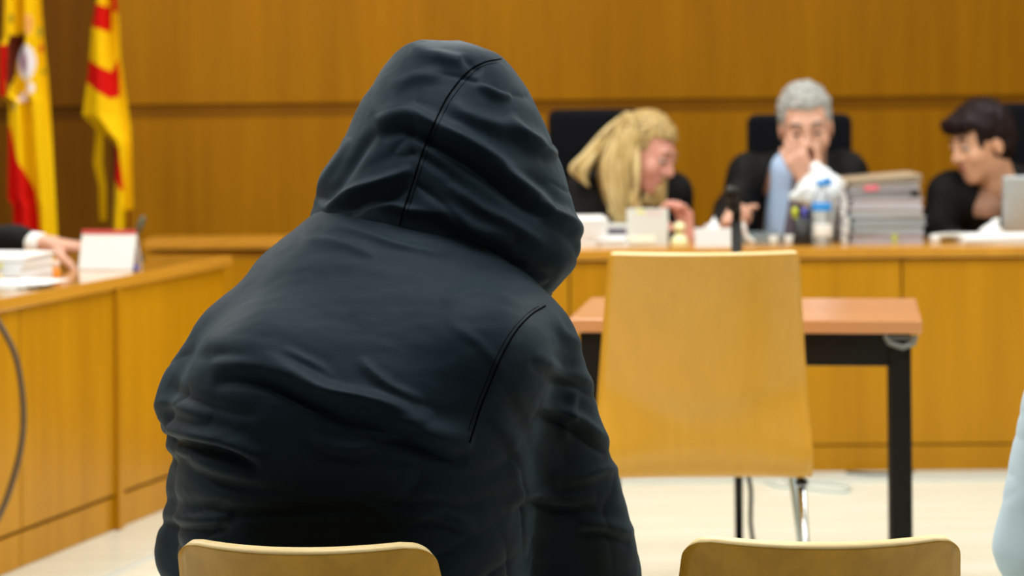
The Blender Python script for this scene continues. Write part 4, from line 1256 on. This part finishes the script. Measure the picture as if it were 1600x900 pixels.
def hooded_man():
    root = thing('person', 'hooded man in a black padded jacket seated with his back to us', 'person', (-.19, 3.66, 0))
    off = Vector(root.location)
    hip = Vector((-.20, 3.66, .53))
    SH = [Vector((-.395, 3.735, .930)), Vector((.008, 3.735, .928))]
    EL = [Vector((-.460, 3.85, .62)), Vector((.098, 3.83, .58))]
    WR = [Vector((-.26, 4.10, .66)), Vector((-.10, 4.10, .65))]
    KN = [Vector((-.36, 4.10, .54)), Vector((-.02, 4.10, .54))]
    AN = [Vector((-.35, 4.10, .08)), Vector((-.03, 4.10, .08))]
    HD = Vector((-.085, 3.93, 1.235))
    # body: one continuous figure
    f = Field((-.62, 3.38, 0), (.32, 4.36, 1.44), .0055)
    HR = head_R(172, 30, -8)
    f.cone(hip, (-.19, 3.77, .94), .12, .11, .05); f.cone(SH[0], SH[1], .05, .05, .05)
    f.cone((-.15, 3.80, 1.05), HD + HR @ Vector((0, .03, -.06)), .06, .052, .04)
    for q in (0, 1):
        f.cone(SH[q], EL[q], .048, .04, .03); f.cone(EL[q], WR[q], .04, .027, .02)
        f.cone(hip + Vector(((-.09, .09)[q], 0, 0)), KN[q], .085, .06, .04); f.cone(KN[q], AN[q], .057, .038, .02)
    add_head(f, HD, HR, 1.0)
    add_hand(f, WR[0], d=(.45, .75, -.25), n=(.6, -.2, -.8), side=1, curl=(35, 40, 25)); add_hand(f, WR[1], d=(-.45, .75, -.25), n=(-.6, -.2, -.8), side=-1, curl=(35, 40, 25))
    V, Q = f.mesh(1); mesh_np('body', V, Q, M_SKIN, root, True, off)
    face_parts(root, HD, HR, 1.0, MATS['brown_brow'], off)
    # trousers
    g = Field((-.50, 3.42, .06), (.16, 4.26, .74), .008)
    for q in (0, 1):
        g.cone(hip + Vector(((-.09, .09)[q], 0, -.01)), KN[q], .105, .078, .04); g.cone(KN[q], AN[q] + Vector((0, 0, .03)), .076, .062, .03)
    V, Q = g.mesh(3); V += normals(V, Q) * (nz(V, (16, 16, 10), 6) * .008)[:, None]
    mesh_np('trousers', V, Q, M_TROUSER, root, True, off)
    for q in (0, 1):
        s_ = Field(np.array(AN[q]) - (.08, .12, .09), np.array(AN[q]) + (.08, .26, .08), .006)
        s_.cone(AN[q] + Vector((0, -.02, -.035)), AN[q] + Vector((0, .17, -.045)), .044, .034, .02); s_.cone(AN[q] + Vector((0, -.01, -.03)), AN[q] + Vector((0, 0, .03)), .044, .042, .02)
        V, Q = s_.mesh(2); V[:, 2] = np.maximum(V[:, 2], .002); mesh_np('shoe', V, Q, M_SHOE, root, True, off)

    # ---- jacket
    h = .0042
    J = Field((-.60, 3.34, .42), (.30, 4.22, 1.22), h)
    # rows: z, x left, x right, y back, y front
    J.stack([(.465, -.42, .02, 3.50, 3.90), (.56, -.47, .02, 3.475, 3.92), (.68, -.485, .025, 3.455, 3.92), (.76, -.485, .03, 3.445, 3.92),
             (.84, -.485, .035, 3.435, 3.93), (.90, -.478, .035, 3.455, 3.94), (.96, -.442, .040, 3.505, 3.95), (1.02, -.408, .030, 3.575, 3.98),
             (1.065, -.378, .005, 3.640, 3.99), (1.10, -.335, -.03, 3.69, 3.99), (1.135, -.29, -.06, 3.745, 3.98), (1.165, -.24, -.09, 3.80, 3.96)], .03, 2.3)
    for q in (0, 1):
        J.cone(SH[q], EL[q], (.080, .088)[q], (.076, .092)[q], .05)
        J.cone(EL[q], WR[q] + (EL[q] - WR[q]) * .18, (.072, .074)[q], .052, .03)
    # soft fullness over the shoulder blades
    J.ell((-.452, 3.745, .858), (.072, .09, .075), None, .04); J.ell((-.33, 3.60, .90), (.12, .12, .11), None, .05); J.ell((-.06, 3.62, .93), (.11, .12, .10), None, .05)
    V, Q = J.mesh(4); N = normals(V, Q); P = to_px(V)
    D = np.zeros(len(V))
    FO = [  # (polyline in the photograph, width, height, kind)
        ([(330, 592), (380, 584), (440, 598), (520, 640), (600, 660), (680, 695), (735, 712)], 24, .015, 'step'),
        ([(410, 590), (440, 605), (500, 628), (560, 632), (640, 650)], 14, .006, 'step'),
        ([(300, 552), (350, 548), (400, 556), (450, 575)], 22, .003, 'step'),
        ([(480, 690), (520, 708), (560, 712), (600, 703)], 13, .006, 'step'),
        ([(535, 665), (580, 678), (640, 690), (720, 722)], 15, .006, 'step'),
        ([(440, 545), (470, 560), (500, 575), (520, 590)], 12, .004, 'ridge'),
        ([(560, 560), (590, 590), (620, 610), (660, 625)], 13, .005, 'ridge'),
        ([(245, 655), (262, 678), (300, 690), (360, 705), (410, 730)], 18, .015, 'step'),
        ([(240, 640), (262, 630), (290, 640), (330, 655)], 18, .007, 'ridge'),
        ([(262, 600), (300, 622), (350, 640), (400, 650)], 14, .005, 'valley'),
        ([(245, 690), (280, 715), (330, 742), (400, 760), (480, 765)], 20, .006, 'step'),
        ([(255, 770), (330, 790), (420, 795), (520, 790), (600, 800)], 20, .006, 'step'),
        ([(245, 810), (300, 822), (360, 820)], 15, .006, 'step'),
        ([(560, 770), (620, 785), (680, 780), (720, 790)], 14, .004, 'step'),
        ([(640, 820), (690, 815), (740, 835)], 14, .004, 'step'),
        ([(470, 372), (520, 378), (560, 390), (590, 402)], 12, .004, 'ridge'),
        ([(505, 350), (560, 362), (620, 382), (700, 398)], 10, .004, 'ridge'),
        ([(430, 420), (520, 412), (600, 425), (690, 442)], 18, .0012, 'ridge'),
        ([(560, 470), (640, 462), (720, 470), (800, 488)], 18, .0012, 'ridge'),
        ([(330, 500), (420, 490), (520, 500), (600, 520)], 24, .001, 'valley'),
        ([(690, 470), (750, 455), (800, 468), (840, 480)], 14, .004, 'ridge'),
        ([(700, 505), (740, 530), (770, 560), (790, 590)], 14, .002, 'ridge'),
        ([(760, 640), (800, 690), (810, 750), (820, 800)], 18, .004, 'ridge'),
        ([(790, 620), (830, 690), (850, 760)], 16, .004, 'valley'),
        ([(860, 480), (880, 520), (915, 540)], 14, .004, 'ridge'),
        ([(830, 560), (870, 590), (905, 600), (935, 620)], 14, .005, 'step'),
        ([(840, 640), (890, 660), (930, 690), (952, 705)], 14, .009, 'step'),
        ([(900, 600), (890, 640), (880, 690)], 14, .005, 'ridge'),
        ([(800, 800), (830, 780), (870, 790), (930, 790)], 14, .006, 'step'),
        ([(860, 740), (900, 745), (940, 735), (968, 730)], 16, .007, 'ridge'),
        ([(900, 830), (940, 830), (985, 845)], 14, .006, 'step'),
    ]
    for pts, wd, amp, kd in FO: D += fold(V, N, P, pts, wd, amp * 1.15, kd, .75)
    lowf = np.clip((.98 - V[:, 2]) / .2, .12, 1)
    D += lowf * (nz(V, (6, 6, 13), 2.2) * .005 + nz(V, (14, 14, 34), 7.7) * .0022) + nz(V, (40, 40, 70), 1.1) * .0006
    # sharp little creases: along the back, and steeper on the sleeve
    W = V + .02 * np.stack([nz(V, (5, 5, 5), 11), nz(V, (5, 5, 5), 12), nz(V, (5, 5, 5), 13)], 1)
    cr = (1 - np.abs(nz(W + np.stack([0 * D, 0 * D, -.30 * V[:, 0]], 1), (4, 4, 15), 21))) ** 14
    sm = np.clip((P[:, 0] - 760) / 60, 0, 1)
    cs = (1 - np.abs(nz(W + np.stack([.5 * V[:, 2], 0 * D, 0 * D], 1), (13, 9, 6), 31))) ** 14
    msk = np.clip((.99 - V[:, 2]) / .14, .0, 1) * np.clip(.5 + 1.6 * nz(V, (5, 5, 5), 41), 0, 1)
    D -= msk * .0062 * (cr * (1 - sm) + cs * sm)
    V2 = V + N * D[:, None]; V2 = relax(V2, Q, .3)
    jk = mesh_np('jacket', V2, Q, M_JACKET, root, True, off)
    bvj = BVHTree.FromPolygons([tuple(v) for v in V2], [tuple(q) for q in Q])

    # ---- hood
    H = Field((-.36, 3.62, .93), (.16, 4.20, 1.42), .0040)
    R_ = []
    for y, xl, xr, yb, yf in ((62, 655, 718, 3.895, 3.97), (70, 637, 745, 3.865, 4.00), (82, 622, 774, 3.842, 4.02), (97, 608, 792, 3.825, 4.04), (130, 585, 818, 3.80, 4.07), (190, 549, 849, 3.762, 4.10),
                              (250, 520, 871, 3.735, 4.11), (310, 494, 891, 3.715, 4.10), (345, 482, 900, 3.706, 4.08), (385, 495, 906, 3.708, 4.05), (412, 520, 901, 3.715, 4.02), (440, 580, 880, 3.735, 3.99), (468, 660, 850, 3.77, 3.96), (490, 710, 815, 3.80, 3.93)):
        a, b_ = at(xl, y, (yb + yf) / 2), at(xr, y, (yb + yf) / 2)
        R_.append(((a.z + b_.z) / 2, a.x, b_.x, yb, yf))
    H.stack(R_, .02, 2.25)
    H.ell(HD + Vector((.01, .17, -.03)), (.115, .17, .135), None, .02, 's')
    V, Q = H.mesh(4); N = normals(V, Q); P = to_px(V); D = np.zeros(len(V))
    HF = [
        ([(590, 205), (635, 194), (675, 212), (740, 248), (790, 285), (830, 318), (855, 335)], 20, .013, 'step'),
        ([(700, 165), (750, 190), (800, 205), (850, 235)], 20, .006, 'ridge'),
        ([(790, 180), (812, 205), (840, 225), (868, 245)], 16, .008, 'ridge'),
        ([(762, 255), (800, 268), (845, 290), (885, 330)], 18, .005, 'valley'),
        ([(835, 318), (865, 335), (892, 352), (905, 372)], 18, .010, 'ridge'),
        ([(640, 330), (690, 345), (740, 375), (800, 385)], 20, .006, 'step'),
        ([(700, 290), (750, 325), (800, 350), (850, 385)], 16, .005, 'ridge'),
        ([(505, 330), (550, 302), (600, 285), (645, 265)], 14, .010, 'ridge'),
        ([(530, 335), (570, 318), (610, 310), (640, 290)], 12, .007, 'valley'),
        ([(560, 322), (600, 318), (640, 330), (690, 340)], 12, .006, 'ridge'),
        ([(500, 318), (530, 285), (560, 240), (590, 205)], 14, .006, 'valley'),
        ([(488, 320), (505, 285), (530, 245), (545, 215)], 9, .006, 'ridge'),
        ([(610, 140), (650, 120), (690, 115)], 18, .004, 'ridge'),
        ([(640, 80), (690, 88), (730, 100), (745, 112)], 16, .005, 'ridge'),
        ([(720, 95), (735, 100), (750, 115)], 12, .006, 'valley'),
        ([(745, 130), (775, 148), (800, 150)], 12, .006, 'ridge'),
        ([(700, 380), (760, 400), (820, 425), (870, 430)], 18, .007, 'valley'),
        ([(640, 235), (690, 265), (730, 300)], 14, .004, 'valley'),
    ]
    for pts, wd, amp, kd in HF: D += fold(V, N, P, pts, wd, amp * 1.5, kd, .8)
    D += nz(V, (8, 8, 10), 5.5) * .005 + nz(V, (20, 20, 24), 9.1) * .0018 + nz(V, (60, 60, 60), 3.3) * .0005
    W = V + .02 * np.stack([nz(V, (6, 6, 6), 11), nz(V, (6, 6, 6), 12), nz(V, (6, 6, 6), 13)], 1)
    ch = (1 - np.abs(nz(W + np.stack([0 * D, 0 * D, .55 * V[:, 0] * np.sign(P[:, 0] - 650)], 1), (5, 5, 16), 51))) ** 12
    D -= .0050 * ch * np.clip(.4 + 1.6 * nz(V, (7, 7, 7), 61), 0, 1)
    V2 = V + N * D[:, None]; V2 = relax(V2, Q, .3)
    hd = mesh_np('hood', V2, Q, M_JACKET, root, True, off)
    bvh = BVHTree.FromPolygons([tuple(v) for v in V2], [tuple(q) for q in Q])

    # ---- sewn seams lying on the cloth
    def seam(name, pts, bv, parent, r=.0014, lift=.0004, dash=False):
        o3 = []
        for a, b_ in curve_px(pts, 14):
            tgt = at(a, b_, 4.0); org = Vector((0, 0, CAM_H)); dr = (tgt - org).normalized()
            hit = bv.ray_cast(org, dr)
            if hit[0] is not None: o3.append(hit[0] - dr * lift - off)
        if len(o3) > 2: obj(name, tube(o3, r, 6), M_SEAM, parent, True)
    seam('hood_seam', [(783, 92), (755, 98), (728, 115), (700, 150), (682, 185), (665, 225), (652, 262), (640, 300), (630, 330), (624, 352)], bvh, hd)
    seam('hood_stitching', [(776, 98), (752, 104), (733, 120), (706, 154), (688, 188), (671, 228), (658, 265), (646, 302), (636, 332)], bvh, hd, .0004)
    seam('armhole_seam', [(852, 478), (830, 492), (806, 518), (785, 555), (768, 595), (752, 635), (740, 672), (734, 692)], bvj, jk)
    seam('armhole_stitching', [(842, 478), (822, 492), (797, 520), (776, 557), (760, 596), (744, 636), (732, 672)], bvj, jk, .0004)
    # toggle on the hood cord
    p = at(857, 452, 3.86) - off
    obj('toggle', lathe([(.004, -.010), (.006, -.008), (.006, .008), (.004, .010)], 12, p), M_BLACKPL, root, True)
hooded_man()
